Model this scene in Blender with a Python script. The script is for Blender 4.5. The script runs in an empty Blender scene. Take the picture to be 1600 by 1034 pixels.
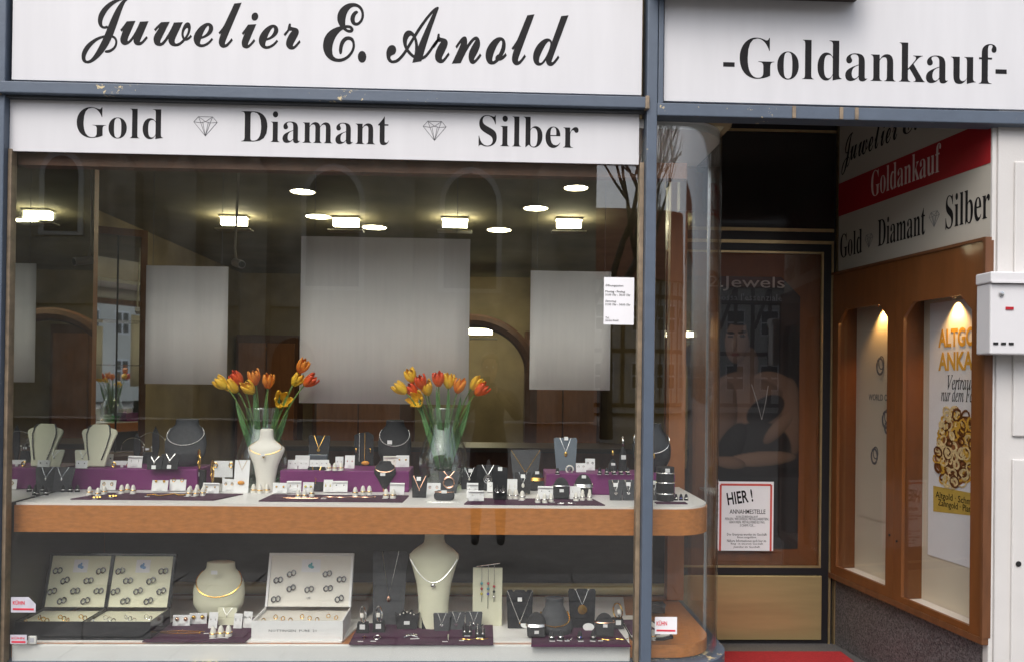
import bpy, math, random
from mathutils import Vector, Matrix
random.seed(7)
R = math.radians
sc = bpy.context.scene
col = sc.collection

# ------------------------------------------------------------------ camera, sky, sun, exposure
FPX, CX, HY = 1250.0, 800.0, 594.0            # focal length, centre column and horizon row in photo pixels
CAM = Vector((0, -3.5, 1.5))
YAW, ROLL, PITCH = R(1.97), 0.0125, 0.006
FH = Vector((math.sin(YAW), math.cos(YAW), 0)); ZZ = Vector((0, 0, 1))
FW = FH * math.cos(PITCH) + ZZ * math.sin(PITCH)
RT0 = Vector((math.cos(YAW), -math.sin(YAW), 0)); UP0 = ZZ * math.cos(PITCH) - FH * math.sin(PITCH)
PY = HY - FPX * math.tan(PITCH)               # row of the lens axis
RT = RT0 * math.cos(ROLL) + UP0 * math.sin(ROLL)
UP = UP0 * math.cos(ROLL) - RT0 * math.sin(ROLL)
cd = bpy.data.cameras.new('camera'); cam = bpy.data.objects.new('camera', cd); col.objects.link(cam)
m = Matrix((RT, UP, -FW)).transposed().to_4x4(); m.translation = CAM; cam.matrix_world = m
cd.sensor_width = 36; cd.lens = 36 * FPX / 1600; cd.shift_y = (PY - 517) / 1600
cd.clip_start = 0.05; cd.clip_end = 500
sc.camera = cam

SUN_EL, SUN_AZ = R(52), R(200)                # overcast noon, light from the street side
w = bpy.data.worlds.new('World'); sc.world = w; w.use_nodes = True
wn, wl = w.node_tree.nodes, w.node_tree.links
sky = wn.new('ShaderNodeTexSky'); sky.sky_type = 'NISHITA'; sky.sun_disc = False
sky.sun_elevation = SUN_EL; sky.sun_rotation = SUN_AZ; sky.dust_density = 4; sky.air_density = 1.0
hs = wn.new('ShaderNodeHueSaturation'); hs.inputs['Saturation'].default_value = 0.5
wl.new(sky.outputs[0], hs.inputs['Color']); wl.new(hs.outputs[0], wn['Background'].inputs[0])
wn['Background'].inputs[1].default_value = 0.15
sl = bpy.data.lights.new('sun', 'SUN'); sl.energy = 0.6; sl.angle = R(40); sl.color = (1, .985, .965)
so = bpy.data.objects.new('sun', sl); col.objects.link(so)
sd = Vector((math.sin(SUN_AZ) * math.cos(SUN_EL), math.cos(SUN_AZ) * math.cos(SUN_EL), math.sin(SUN_EL)))
so.rotation_euler = sd.to_track_quat('Z', 'Y').to_euler(); so.location = (0, -6, 9)
vs = sc.view_settings; vs.view_transform = 'Standard'; vs.look = 'None'; vs.gamma = 1; vs.use_curve_mapping = False
vs.exposure = 0.8
sc.cycles.use_denoising = True; sc.cycles.max_bounces = 10; sc.cycles.transparent_max_bounces = 24
sc.cycles.glossy_bounces = 5; sc.cycles.diffuse_bounces = 4; sc.cycles.sample_clamp_indirect = 4
sc.cycles.caustics_reflective = False; sc.cycles.caustics_refractive = False

# ------------------------------------------------------------------ where a photo pixel lies on a plane of the place
def ray(px, py): return FW + RT * ((px - CX) / FPX) - UP * ((py - PY) / FPX)
def onY(px, py, Y): d = ray(px, py); return CAM + d * ((Y - CAM.y) / d.y)
def onZ(px, py, Z): d = ray(px, py); return CAM + d * ((Z - CAM.z) / d.z)

# ------------------------------------------------------------------ mesh helpers
class MB:
    def __init__(s): s.v = []; s.f = []
    def add(s, vs, fs):
        n = len(s.v); s.v += [tuple(p) for p in vs]; s.f += [tuple(i + n for i in f) for f in fs]; return s
    def box(s, x0, x1, y0, y1, z0, z1):
        return s.add([(x0,y0,z0),(x1,y0,z0),(x1,y1,z0),(x0,y1,z0),(x0,y0,z1),(x1,y0,z1),(x1,y1,z1),(x0,y1,z1)],
                     [(3,2,1,0),(4,5,6,7),(0,1,5,4),(1,2,6,5),(2,3,7,6),(3,0,4,7)])
    def prism(s, poly, y0, y1):               # outline in x,z pushed along y
        n = len(poly)
        if sum(poly[i][0]*poly[(i+1)%n][1]-poly[(i+1)%n][0]*poly[i][1] for i in range(n)) < 0: poly = poly[::-1]
        return s.add([(x,y0,z) for x,z in poly] + [(x,y1,z) for x,z in poly],
                     [tuple(range(n)), tuple(range(2*n-1,n-1,-1))] + [((i+1)%n, i, n+i, n+(i+1)%n) for i in range(n)])
    def slab(s, poly, z0, z1):                # outline in x,y raised along z
        n = len(poly)
        if sum(poly[i][0]*poly[(i+1)%n][1]-poly[(i+1)%n][0]*poly[i][1] for i in range(n)) < 0: poly = poly[::-1]
        return s.add([(x,y,z0) for x,y in poly] + [(x,y,z1) for x,y in poly],
                     [tuple(range(n-1,-1,-1)), tuple(range(n,2*n))] + [(i, (i+1)%n, n+(i+1)%n, n+i) for i in range(n)])
    def tube(s, pts, r, n=6, closed=False):
        pts = [Vector(p) for p in pts]; k = len(pts); vs = []; rr = r if isinstance(r, (list, tuple)) else [r]*k
        for i, p in enumerate(pts):
            a = pts[(i-1) % k] if (closed or i > 0) else p; b = pts[(i+1) % k] if (closed or i < k-1) else p
            t = (b - a).normalized() if (b - a).length > 1e-9 else Vector((0,0,1))
            u = t.cross(Vector((0,0,1)) if abs(t.z) < .9 else Vector((1,0,0))).normalized(); q = t.cross(u)
            vs += [p + (u*math.cos(2*math.pi*j/n) + q*math.sin(2*math.pi*j/n))*rr[i] for j in range(n)]
        fs = [(i*n+j, i*n+(j+1)%n, ((i+1)%k)*n+(j+1)%n, ((i+1)%k)*n+j) for i in range(k if closed else k-1) for j in range(n)]
        if not closed: fs += [tuple(range(n-1,-1,-1)), tuple(range((k-1)*n, k*n))]
        return s.add(vs, fs)
    def loft(s, secs, n=20, cap=True):        # secs: (rx, ry, z, yoff)
        vs = [(rx*math.sin(2*math.pi*j/n), yo - ry*math.cos(2*math.pi*j/n), z) for rx, ry, z, yo in secs for j in range(n)]
        k = len(secs)
        fs = [(i*n+j, i*n+(j+1)%n, (i+1)*n+(j+1)%n, (i+1)*n+j) for i in range(k-1) for j in range(n)]
        if cap: fs += [tuple(range(n-1,-1,-1)), tuple(range((k-1)*n, k*n))]
        return s.add(vs, fs)
    def lathe(s, prof, n=16, cap=True): return s.loft([(r, r, z, 0) for r, z in prof], n, cap)
    def ball(s, c, r, n=8, m=5, sc=(1,1,1)):
        vs = [(c[0], c[1], c[2]-r*sc[2])]
        for i in range(1, m):
            a = math.pi*i/m
            vs += [(c[0]+r*sc[0]*math.sin(a)*math.cos(2*math.pi*j/n), c[1]+r*sc[1]*math.sin(a)*math.sin(2*math.pi*j/n), c[2]-r*sc[2]*math.cos(a)) for j in range(n)]
        vs.append((c[0], c[1], c[2]+r*sc[2])); e = len(vs)-1
        fs = [(0, 1+(j+1)%n, 1+j) for j in range(n)] + [(e, e-n+j, e-n+(j+1)%n) for j in range(n)]
        fs += [(1+i*n+j, 1+i*n+(j+1)%n, 1+(i+1)*n+(j+1)%n, 1+(i+1)*n+j) for i in range(m-2) for j in range(n)]
        return s.add(vs, fs)
    def ring(s, c, Rr, r, axis='y', n=18, k=6, a0=0, a1=360, sz=1):
        full = a1 - a0 >= 360; pts = []
        for i in range(n if full else n+1):
            a = R(a0 + (a1-a0)*i/n); x, y = Rr*math.cos(a), Rr*math.sin(a)*sz
            pts.append({'y':(c[0]+x, c[1], c[2]+y), 'z':(c[0]+x, c[1]+y, c[2]), 'x':(c[0], c[1]+x, c[2]+y)}[axis])
        return s.tube(pts, r, k, full)
    def xf(s, M): s.v = [tuple(M @ Vector(p)) for p in s.v]; return s

def obj(name, mb, mat, parent=None, smooth=False, bevel=0, loc=None):
    me = bpy.data.meshes.new(name)
    me.from_pydata(mb.v, [], mb.f); me.update()
    if mat: me.materials.append(MT[mat] if isinstance(mat, str) else mat)
    if smooth:
        me.polygons.foreach_set('use_smooth', [True]*len(me.polygons)); me.set_sharp_from_angle(angle=R(40))
    o = bpy.data.objects.new(name, me); col.objects.link(o)
    if loc: o.location = loc
    if parent: o.parent = parent
    if bevel:
        b = o.modifiers.new('edge', 'BEVEL'); b.width = bevel; b.segments = 2; b.limit_method = 'ANGLE'
    return o
def share(name, src, parent=None, loc=(0,0,0), rot=(0,0,0), scale=(1,1,1)):   # another object on the same mesh
    o = bpy.data.objects.new(name, src.data); col.objects.link(o); o.location = loc; o.rotation_euler = rot; o.scale = scale
    if parent: o.parent = parent
    return o
def tag(o, label, cat, group=None, kind=None):
    if label: o['label'] = label
    if cat: o['category'] = cat
    if group: o['group'] = group
    if kind: o['kind'] = kind
    return o
def thing(name, label, cat, loc=(0,0,0), rotz=0, group=None):
    o = bpy.data.objects.new(name, None); col.objects.link(o); o.location = loc; o.rotation_euler = (0,0,rotz)
    o.empty_display_size = .05
    return tag(o, label, cat, group)

# ------------------------------------------------------------------ materials
MT = {}
def mat(name, c, rough=.6, metal=0, var=.08, scale=30, bump=0, bscale=200, coat=0, c2=None, emit=None, es=0, stretch=None, spec=None):
    mm = bpy.data.materials.new(name); mm.use_nodes = True; n, l = mm.node_tree.nodes, mm.node_tree.links
    b = n['Principled BSDF']; b.inputs['Roughness'].default_value = rough; b.inputs['Metallic'].default_value = metal
    if coat: b.inputs['Coat Weight'].default_value = coat; b.inputs['Coat Roughness'].default_value = .08
    if spec is not None: b.inputs['Specular IOR Level'].default_value = spec
    tc = n.new('ShaderNodeTexCoord'); mp = n.new('ShaderNodeMapping'); l.new(tc.outputs['Object'], mp.inputs[0])
    if stretch: mp.inputs['Scale'].default_value = stretch
    nz = n.new('ShaderNodeTexNoise'); nz.inputs['Scale'].default_value = scale; nz.inputs['Detail'].default_value = 5; l.new(mp.outputs[0], nz.inputs[0])
    rp = n.new('ShaderNodeValToRGB'); l.new(nz.outputs[0], rp.inputs[0])
    lo = c2 or tuple(x*(1-var) for x in c); hi = c if c2 else tuple(min(1, x*(1+var)) for x in c)
    rp.color_ramp.elements[0].color = (*lo, 1); rp.color_ramp.elements[1].color = (*hi, 1)
    rp.color_ramp.elements[0].position = .3; rp.color_ramp.elements[1].position = .7
    l.new(rp.outputs[0], b.inputs['Base Color'])
    if bump:
        n2 = n.new('ShaderNodeTexNoise'); n2.inputs['Scale'].default_value = bscale; n2.inputs['Detail'].default_value = 4; l.new(mp.outputs[0], n2.inputs[0])
        bp = n.new('ShaderNodeBump'); bp.inputs['Strength'].default_value = bump; bp.inputs['Distance'].default_value = .004
        l.new(n2.outputs[0], bp.inputs['Height']); l.new(bp.outputs[0], b.inputs['Normal'])
    if emit: b.inputs['Emission Color'].default_value = (*emit, 1); b.inputs['Emission Strength'].default_value = es
    MT[name] = mm; return mm
def glass(name, tint=(1,1,1), f0=.042, rough=.0, wave=0):
    mm = bpy.data.materials.new(name); mm.use_nodes = True; n, l = mm.node_tree.nodes, mm.node_tree.links
    n.remove(n['Principled BSDF']); out = n['Material Output']
    tr = n.new('ShaderNodeBsdfTransparent'); tr.inputs[0].default_value = (*tint, 1)
    gl = n.new('ShaderNodeBsdfGlossy'); gl.inputs['Roughness'].default_value = rough
    lw = n.new('ShaderNodeLayerWeight'); lw.inputs['Blend'].default_value = .5
    pw = n.new('ShaderNodeMath'); pw.operation = 'POWER'; pw.inputs[1].default_value = 5; l.new(lw.outputs['Facing'], pw.inputs[0])
    ma = n.new('ShaderNodeMath'); ma.operation = 'MULTIPLY_ADD'; ma.inputs[1].default_value = 1-f0; ma.inputs[2].default_value = f0; l.new(pw.outputs[0], ma.inputs[0])
    mx = n.new('ShaderNodeMixShader'); l.new(ma.outputs[0], mx.inputs[0]); l.new(tr.outputs[0], mx.inputs[1]); l.new(gl.outputs[0], mx.inputs[2])
    l.new(mx.outputs[0], out.inputs[0])
    if wave:
        tc = n.new('ShaderNodeTexCoord'); nz = n.new('ShaderNodeTexNoise'); nz.inputs['Scale'].default_value = 1.6; nz.inputs['Detail'].default_value = 1
        l.new(tc.outputs['Object'], nz.inputs[0]); bp = n.new('ShaderNodeBump'); bp.inputs['Strength'].default_value = wave; bp.inputs['Distance'].default_value = .004
        l.new(nz.outputs[0], bp.inputs['Height']); l.new(bp.outputs[0], gl.inputs['Normal'])
    MT[name] = mm
def frame_paint(name, c, chip):               # blue-grey paint with cream chips where it has flaked
    mm = mat(name, c, .45, 0, .07, 14, .15, 90); n, l = mm.node_tree.nodes, mm.node_tree.links
    b = n['Principled BSDF']; tc = n.new('ShaderNodeTexCoord'); nz = n.new('ShaderNodeTexNoise'); nz.inputs['Scale'].default_value = 22; nz.inputs['Detail'].default_value = 9
    nz.inputs['Roughness'].default_value = .75; l.new(tc.outputs['Object'], nz.inputs[0])
    n2 = n.new('ShaderNodeTexNoise'); n2.inputs['Scale'].default_value = 2.3; l.new(tc.outputs['Object'], n2.inputs[0])
    mu = n.new('ShaderNodeMath'); mu.operation = 'MULTIPLY'; l.new(nz.outputs[0], mu.inputs[0]); l.new(n2.outputs[0], mu.inputs[1])
    rp = n.new('ShaderNodeValToRGB'); rp.color_ramp.elements[0].position = .375; rp.color_ramp.elements[1].position = .385; l.new(mu.outputs[0], rp.inputs[0])
    mx = n.new('ShaderNodeMixRGB'); mx.inputs[2].default_value = (*chip, 1); l.new(rp.outputs[0], mx.inputs[0])
    src = b.inputs['Base Color'].links[0].from_socket; l.new(src, mx.inputs[1]); l.new(mx.outputs[0], b.inputs['Base Color'])
frame_paint('frame_paint', (.085,.11,.15), (.62,.5,.28))
mat('shadow_strip_dark', (.035,.04,.045), .5)
mat('bead_tan', (.24,.18,.12), .5, 0, .3, 20)
mat('sign_white', (.64,.635,.65), .4, 0, .035, 2.2, stretch=(5,1,.8))
mat('ink', (.010,.009,.010), .6, 0, .3, 40, spec=.2)
mat('line_grey', (.16,.16,.17), .5)
mat('red_band', (.33,.012,.018), .4, 0, .05, 5)
mat('sign_cream', (.46,.43,.37), .5, 0, .03, 4)
mat('letter_pale', (.72,.62,.58), .5)
mat('wall_white', (.60,.58,.56), .55, 0, .03, 6, .15, 120)
mat('plaster', (.55,.50,.42), .9, 0, .1, 5, .4, 60)
mat('wood', (.50,.185,.045), .28, 0, .16, 26, .06, 120, .25, None, stretch=(1,3,3))
mat('wood_case', (.15,.05,.012), .45, 0, .12, 8, .05, 120, .15, stretch=(3,3,.7))
mat('wood_dark', (.13,.05,.018), .5, 0, .2, 8, stretch=(3,3,.6))
mat('wood_post', (.34,.13,.045), .45, 0, .15, 8, stretch=(3,3,.5))
mat('white_top', (.82,.80,.77), .4, 0, .02, 6)
mat('white_card', (.85,.84,.83), .55, 0, .02, 20)
mat('poster_back', (.84,.79,.73), .7, 0, .025, 5, stretch=(9,1,.5))
mat('cream', (.80,.78,.58), .6, 0, .03, 12, .1, 300)
mat('cream_white', (.82,.78,.70), .5, 0, .03, 12)
mat('black_velvet', (.014,.014,.016), .75, 0, .3, 60, .2, 500)
mat('black_gloss', (.016,.017,.02), .16, 0, .2, 10)
mat('dark_grey', (.045,.047,.052), .65, 0, .15, 60, .15, 500)
mat('steel_grey', (.12,.145,.17), .3, .3, .1, 10)
mat('purple_box', (.165,.014,.125), .55, 0, .1, 7, .1, 400)
mat('purple_pad', (.06,.013,.042), .8, 0, .12, 30, .25, 600)
mat('gold', (.86,.53,.14), .2, 1, .1, 60)
mat('silver', (.85,.84,.82), .18, 1, .06, 60)
mat('rose_gold', (.85,.50,.35), .22, 1, .06, 60)
mat('pearl', (.86,.82,.74), .2, 0, .03, 20, coat=.4)
mat('amber', (.72,.30,.03), .15, 0, .2, 40, coat=.5)
mat('gem_red', (.45,.02,.03), .1, 0, coat=1); mat('gem_blue', (.03,.04,.4), .1, 0, coat=1); mat('gem_yellow', (.6,.5,.05), .1, 0, coat=1)
mat('brass', (.50,.39,.19), .42, .7, .1, 3, .05, 80, stretch=(.6,1,6))
mat('brass_line', (.55,.42,.22), .3, .8)
mat('black_frame', (.012,.011,.013), .35)
mat('transom_dark', (.02,.018,.016), .12, 0, .2, 3)
mat('granite', (.17,.16,.16), .45, 0, .5, 130, .2, 400, c2=(.018,.018,.02))
mat('floor_stone', (.12,.115,.115), .6, 0, .4, 180, .2, 300, c2=(.05,.048,.05))
mat('red_mat', (.33,.012,.015), .95, 0, .2, 80, .5, 500)
mat('petal_yellow', (.92,.66,.05), .45, 0, .15, 30, c2=(.92,.50,.03)); mat('petal_orange', (.85,.20,.02), .45, 0, .2, 30, c2=(.75,.07,.015))
mat('petal_red', (.80,.12,.02), .45, 0, .2, 25, c2=(.85,.30,.03))
mat('stem_green', (.16,.27,.07), .5, 0, .15, 20); mat('leaf_green', (.10,.21,.07), .45, 0, .25, 12)
mat('print_dark', (.022,.021,.022), .35, 0, .2, 3); mat('skin_print', (.16,.10,.07), .4, 0, .12, 9); mat('dress_print', (.05,.05,.05), .4, 0, .2, 20)
mat('skin_shade_print', (.08,.048,.034), .4, 0, .12, 9); mat('grey_print', (.45,.43,.40), .5, 0, .1, 8)
mat('paper', (.82,.81,.83), .6, 0, .02, 10); mat('paper_red', (.6,.08,.06), .6); mat('paper_gold', (.62,.42,.08), .45)
mat('case_paper', (.68,.60,.46), .6, 0, .02, 4); mat('gold_print', (.70,.40,.05), .5); mat('gold_print_light', (.78,.60,.30), .5, 0, .3, 60)
mat('sticker', (.55,.54,.60), .4); mat('sticker_red', (.65,.04,.07), .4)
mat('shop_wall', (.36,.28,.16), .85, 0, .25, 2.5); mat('shop_ceiling', (.22,.195,.13), .9, 0, .2, 2); mat('shop_floor', (.06,.04,.025), .4)
mat('lamp_warm', (1,.95,.7), .5, emit=(1,.92,.62), es=26); mat('lamp_rim', (.5,.48,.42), .4)
mat('back_dark', (.028,.025,.02), .35, 0, .2, 4)
mat('mirror', (.86,.87,.86), .02, 1, .01, 3); mat('side_mirror', (.62,.64,.61), .02, 1, .01, 3)
mat('chrome', (.7,.7,.7), .2, 1); mat('rail_gold', (.55,.46,.22), .45, .2, .1, 3)
mat('yellow_card', (.55,.38,.02), .6); mat('mail_white', (.68,.67,.68), .35, 0, .02, 6, coat=.2); mat('mail_black', (.01,.01,.01), .5)
mat('turquoise', (.12,.38,.42), .5, 0, .3, 40); mat('sky_print', (.20,.36,.62), .5, 0, .3, 60)
mat('stone_church', (.42,.38,.30), .9, 0, .3, 1.2, .5, 12); mat('dark_window', (.02,.022,.022), .2)
mat('house_white', (.62,.60,.56), .9); mat('timber', (.05,.03,.02), .8); mat('roof_red', (.26,.09,.05), .8, 0, .25, 6, .5, 20); mat('bark', (.05,.042,.035), .9)
mat('awning_brown', (.05,.035,.03), .6); mat('asphalt', (.11,.105,.10), .85, 0, .25, 6, .3, 120)
mat('coat_dark', (.03,.03,.035), .85); mat('trousers', (.04,.05,.08), .9); mat('skin', (.45,.27,.19), .55); mat('hair', (.04,.025,.015), .6)
mat('plinth_stone', (.17,.165,.16), .8, 0, .25, 9, .3, 90)
glass('window_glass', (.975,.985,.975), .085, wave=.06); glass('vase_glass', (.94,.975,.96), .12); glass('case_glass', (.96,.96,.96), .04)
glass('water_green', (.25,.62,.30), .05); glass('cellophane', (.93,.97,.96), .09, .1)

# ------------------------------------------------------------------ lettering
def text(s, w=None, h=None, off=0, ext=.0008, res=4, shear=0, space=1, narrow=None):
    c = bpy.data.curves.new('lettering', 'FONT'); c.body = s; c.size = 1; c.offset = off; c.resolution_u = res; c.shear = shear; c.space_character = space
    o = bpy.data.objects.new('lettering', c); me = o.to_mesh()
    vs = [tuple(v.co) for v in me.vertices]; fs = [tuple(p.vertices) for p in me.polygons]
    o.to_mesh_clear(); bpy.data.objects.remove(o); bpy.data.curves.remove(c)
    x0, x1 = min(v[0] for v in vs), max(v[0] for v in vs); y0, y1 = min(v[1] for v in vs), max(v[1] for v in vs)
    if w is None: w = (x1-x0) * h/(y1-y0) * (narrow or 1)
    if h is None: h = (y1-y0) * w/(x1-x0)
    mb = MB(); n = len(vs); q = lambda v: ((v[0]-(x0+x1)/2)/(x1-x0)*w, (v[1]-(y0+y1)/2)/(y1-y0)*h)
    cnt = {}
    for f in fs:
        for i in range(len(f)):
            e = (f[i], f[(i+1) % len(f)]); cnt[tuple(sorted(e))] = cnt.get(tuple(sorted(e)), []) + [e]
    rim = [v[0] for v in cnt.values() if len(v) == 1]
    mb.add([(q(v)[0], -ext, q(v)[1]) for v in vs] + [(q(v)[0], 0, q(v)[1]) for v in vs],
           list(fs) + [(a, a+n, b+n, b) for a, b in rim])
    return mb
def world_child(o, parent, loc):
    o.parent = parent; o.location = Vector(loc) - (parent.location if parent else Vector()); return o
def text_at(name, s, x0, x1, y0, y1, Y, parent, mt, **k):     # fits the words to a photo box on the plane Y
    a, b = onY(x0, (y0+y1)/2, Y), onY(x1, (y0+y1)/2, Y); t, u = onY((x0+x1)/2, y0, Y), onY((x0+x1)/2, y1, Y)
    o = obj(name, text(s, b.x-a.x, t.z-u.z, **k), mt)
    return world_child(o, parent, ((a.x+b.x)/2, Y, (t.z+u.z)/2))
def stroke(mb, pts, wd, y):                                   # thin flat line in the x,z plane
    for (ax, az), (bx, bz) in zip(pts, pts[1:]):
        L = math.hypot(bx-ax, bz-az) or 1; nx, nz = -(bz-az)/L*wd/2, (bx-ax)/L*wd/2
        mb.prism([(ax+nx,az+nz),(bx+nx,bz+nz),(bx-nx,bz-nz),(ax-nx,az-nz)], y-.0008, y)
def diamond_mark(w, h, lw=.0016):
    mb = MB(); x = lambda u: (u-.5)*w; z = lambda v: (v-.5)*h
    for pl in ([(.2,1),(.8,1),(1,.72),(.5,0),(0,.72),(.2,1)], [(0,.72),(.3,.68),(.5,.74),(.7,.68),(1,.72)], [(.2,1),(.3,.68),(.5,0)], [(.8,1),(.7,.68),(.5,0)],
               [(.2,1),(.5,.74),(.8,1)], [(.38,.72),(.5,0),(.62,.72)]):
        stroke(mb, [(x(a), z(b)) for a, b in pl], lw, 0)
    return mb

# ------------------------------------------------------------------ the shop building
XR, RC = 1.10, .24
XL = onY(16, 400, 0).x; XP0, XP1 = onY(1003, 500, 0).x, onY(1019, 500, 0).x
DOORY = 1.22
def outline(o, yb, x0=None, n=10):            # plan of the show window: straight front, rounded corner, flank going back to the door
    x0 = XL if x0 is None else x0
    pts = [(x0, o)] + [(XR-RC + (RC-o)*math.sin(R(90*i/n)), RC - (RC-o)*math.cos(R(90*i/n))) for i in range(n+1)]
    return pts + [(XR-o, yb), (x0, yb)]
B = thing('shop_building', 'jeweller shop front with large show window and recessed doorway', 'building')
GZ = -.05
z_top1 = 3.5
def bpart(name, mb, mt, **k): return obj(name, mb, mt, B, **k)
bpart('wall', MB().box(-6, XL-.13, -.02, .3, GZ, 7), 'plaster')
bpart('wall', MB().box(XL-.13, 4, .02, .3, 3.62, 7), 'plaster')
xw = onY(1557, 600, -.02).x
wl_ = bpart('wall', MB().box(xw, 4, -.02, -.008, GZ, 3.5), 'wall_white'); bpart('wall', MB().box(2.6, 4, -.0075, 1.4, GZ, 3.5), 'plaster')
obj('hole', MB().lathe([(.012,0),(.0125,.003),(.009,.004)], 10).xf(Matrix.Translation(onY(1591,880,-.033)) @ Matrix.Rotation(R(90),4,'X')), 'mail_black', wl_)
for z0, z1 in ((.25, 1.18), (1.28, 2.5)):     # raised fields of the white panelling
    obj('panel', MB().box(xw+.07, xw+.9, -.032, -.0195, z0, z1), 'wall_white', wl_, bevel=.006)
bpart('edge_strip', MB().box(xw-.022, xw-.001, -.012, .03, GZ, 2.66), 'wall_white', bevel=.004)
bpart('post', MB().box(XL-.12, XL-.005, -.05, .06, GZ, z_top1), 'frame_paint', bevel=.004)
bpart('glazing_bead', MB().box(XL-.004, XL+.012, -.022, .02, .27, 2.46), 'bead_tan', bevel=.002)
bpart('post', MB().box(XP0, XP1, -.06, .05, GZ, z_top1), 'frame_paint', bevel=.004)
bpart('glazing_bead', MB().box(XP0-.020, XP0-.001, -.02, .03, .27, 2.46), 'bead_tan', bevel=.002)
bpart('glazing_bead', MB().box(XP1+.001, XP1+.007, -.03, .02, .27, 2.64), 'bead_tan', bevel=.002)
a, b = onY(500, 139, -.07), onY(500, 157, -.07)
bpart('crossbar', MB().box(XL-.03, XP0+.004, -.072, -.004, b.z, a.z), 'frame_paint', bevel=.004)
bpart('crossbar_shadow_strip', MB().box(XL-.0, XP0-.002, -.045, -.006, b.z-.010, b.z-.0005), 'shadow_strip_dark')  # solid dark strip painted as the shade in the gap under the bar
for x in (XL-.034, XP0-.01): bpart('end_cap', MB().box(x, x+.018, -.076, -.003, b.z-.004, a.z+.004), 'bead_tan', bevel=.003)
z2 = onY(1300, 187, -.07).z; z3 = onY(1300, 167, -.07).z
bpart('crossbar', MB().box(XP1-.002, 4, -.068, .02, z2, z3), 'frame_paint', bevel=.004)
for px in (1238, 1312, 1336): bpart('joint_clip', MB().box(onY(px,175,-.07).x, onY(px,175,-.07).x+.016, -.073, -.06, z2+.001, z3-.002), 'bead_tan', bevel=.002)
bpart('post', MB().box(XP1+.003, onY(1037,80,-.05).x, -.055, .02, z3+.001, z_top1), 'frame_paint', bevel=.004)
# panes
bpart('window_pane', MB().box(XL+.001, XP0-.001, -.004, .004, .27, 2.50), 'window_glass')
arc_o = [(XP1+.002, 0)] + outline(0, DOORY-.05)[1:-1]; arc_i = [(XP1+.002, .008)] + outline(.008, DOORY-.05)[1:-1]
mb = MB(); n = len(arc_o)
for z in (.275, 2.645): mb.v += [(x,y,z) for x,y in arc_o] + [(x,y,z) for x,y in arc_i]
mb.f = [f for i in range(n-1) for f in ((i, i+1, 2*n+i+1, 2*n+i), (n+i+1, n+i, 3*n+i, 3*n+i+1))]
bpart('bent_pane', mb, 'window_glass', smooth=True)
bpart('pane_seam', MB().box(XR-.012, XR+.004, .40, .406, .28, 2.64), 'chrome')
bpart('sill', MB().slab(outline(-.035, DOORY-.06, XL-.12), .215, .268), 'frame_paint', smooth=True)
bpart('plinth', MB().slab(outline(-.01, DOORY-.06, XL-.12), GZ, .214), 'granite', smooth=True)
bpart('soffit', MB().slab(outline(.012, .62), 2.62, 2.66), 'white_top', smooth=True)
bpart('head_rail', MB().box(XL+.01, XP0+.2, .03, .09, 2.405, 2.475), 'wood_dark')
bpart('head_rail', MB().box(XP0+.3, XR-.03, .56, .62, 2.38, 2.6), 'wood_dark')
for px in (131, 1057):                        # wooden posts at the back of the show window
    x = onY(px, 600, .76).x; bpart('back_post', MB().box(x-.045, x+.045, .735, .80, .34, 2.62), 'wood_post', bevel=.003)
bpart('back_panel', MB().box(XL, XR-.06, .90, .92, GZ, .84), 'back_dark')
bpart('recess_ceiling', MB().box(XR, xw, .0, DOORY+.2, 3.12, 3.2), 'wall_white')
bpart('recess_floor', MB().box(XR-.3, xw, -.02, DOORY+.2, GZ-.05, GZ+.004), 'floor_stone')
# shop interior
RX0, RX1, RY1, RZ = -3.3, 3.2, 7.4, 2.9
bpart('shop_wall', MB().box(RX0, RX1, RY1, RY1+.1, GZ, 3.3), 'shop_wall')
bpart('shop_wall', MB().box(RX0-.1, RX0, .3, RY1, GZ, 3.3), 'shop_wall')
bpart('shop_wall', MB().box(RX1, RX1+.1, 1.4, RY1, GZ, 3.3), 'shop_wall')
bpart('shop_wall', MB().box(2.06, RX1, DOORY+.06, DOORY+.16, GZ, 3.3), 'shop_wall')
bpart('shop_wall', MB().box(RX0, XL-.13, .3, .4, GZ, 3.3), 'shop_wall')
bpart('shop_wall', MB().box(XL-.1, XR, .05, .1, 2.665, 3.6), 'shop_wall')
bpart('shop_wall', MB().box(XR-.02, XR+.01, .1, DOORY+.1, 2.665, 3.6), 'shop_wall')
bpart('shop_wall', MB().box(XR, 2.1, DOORY+.08, DOORY+.14, 3.0, 3.6), 'shop_wall')
bpart('shop_ceiling', MB().box(RX0, XR-.025, .64, DOORY+.15, RZ, RZ+.1).box(RX0, RX1, DOORY+.1501, RY1, RZ, RZ+.1), 'shop_ceiling')
bpart('shop_floor', MB().box(RX0, RX1, .92, RY1, GZ-.06, GZ-.01), 'shop_floor')
bpart('side_panel', MB().box(XL-.02, XL-.003, .025, .9, .27, .944), 'back_dark')
mir = tag(obj('side_mirror', MB().box(XL-.02, XL-.003, .025, .735, .946, 2.6), 'side_mirror'), 'tall mirror lining the end wall of the show window', 'mirror')
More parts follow.
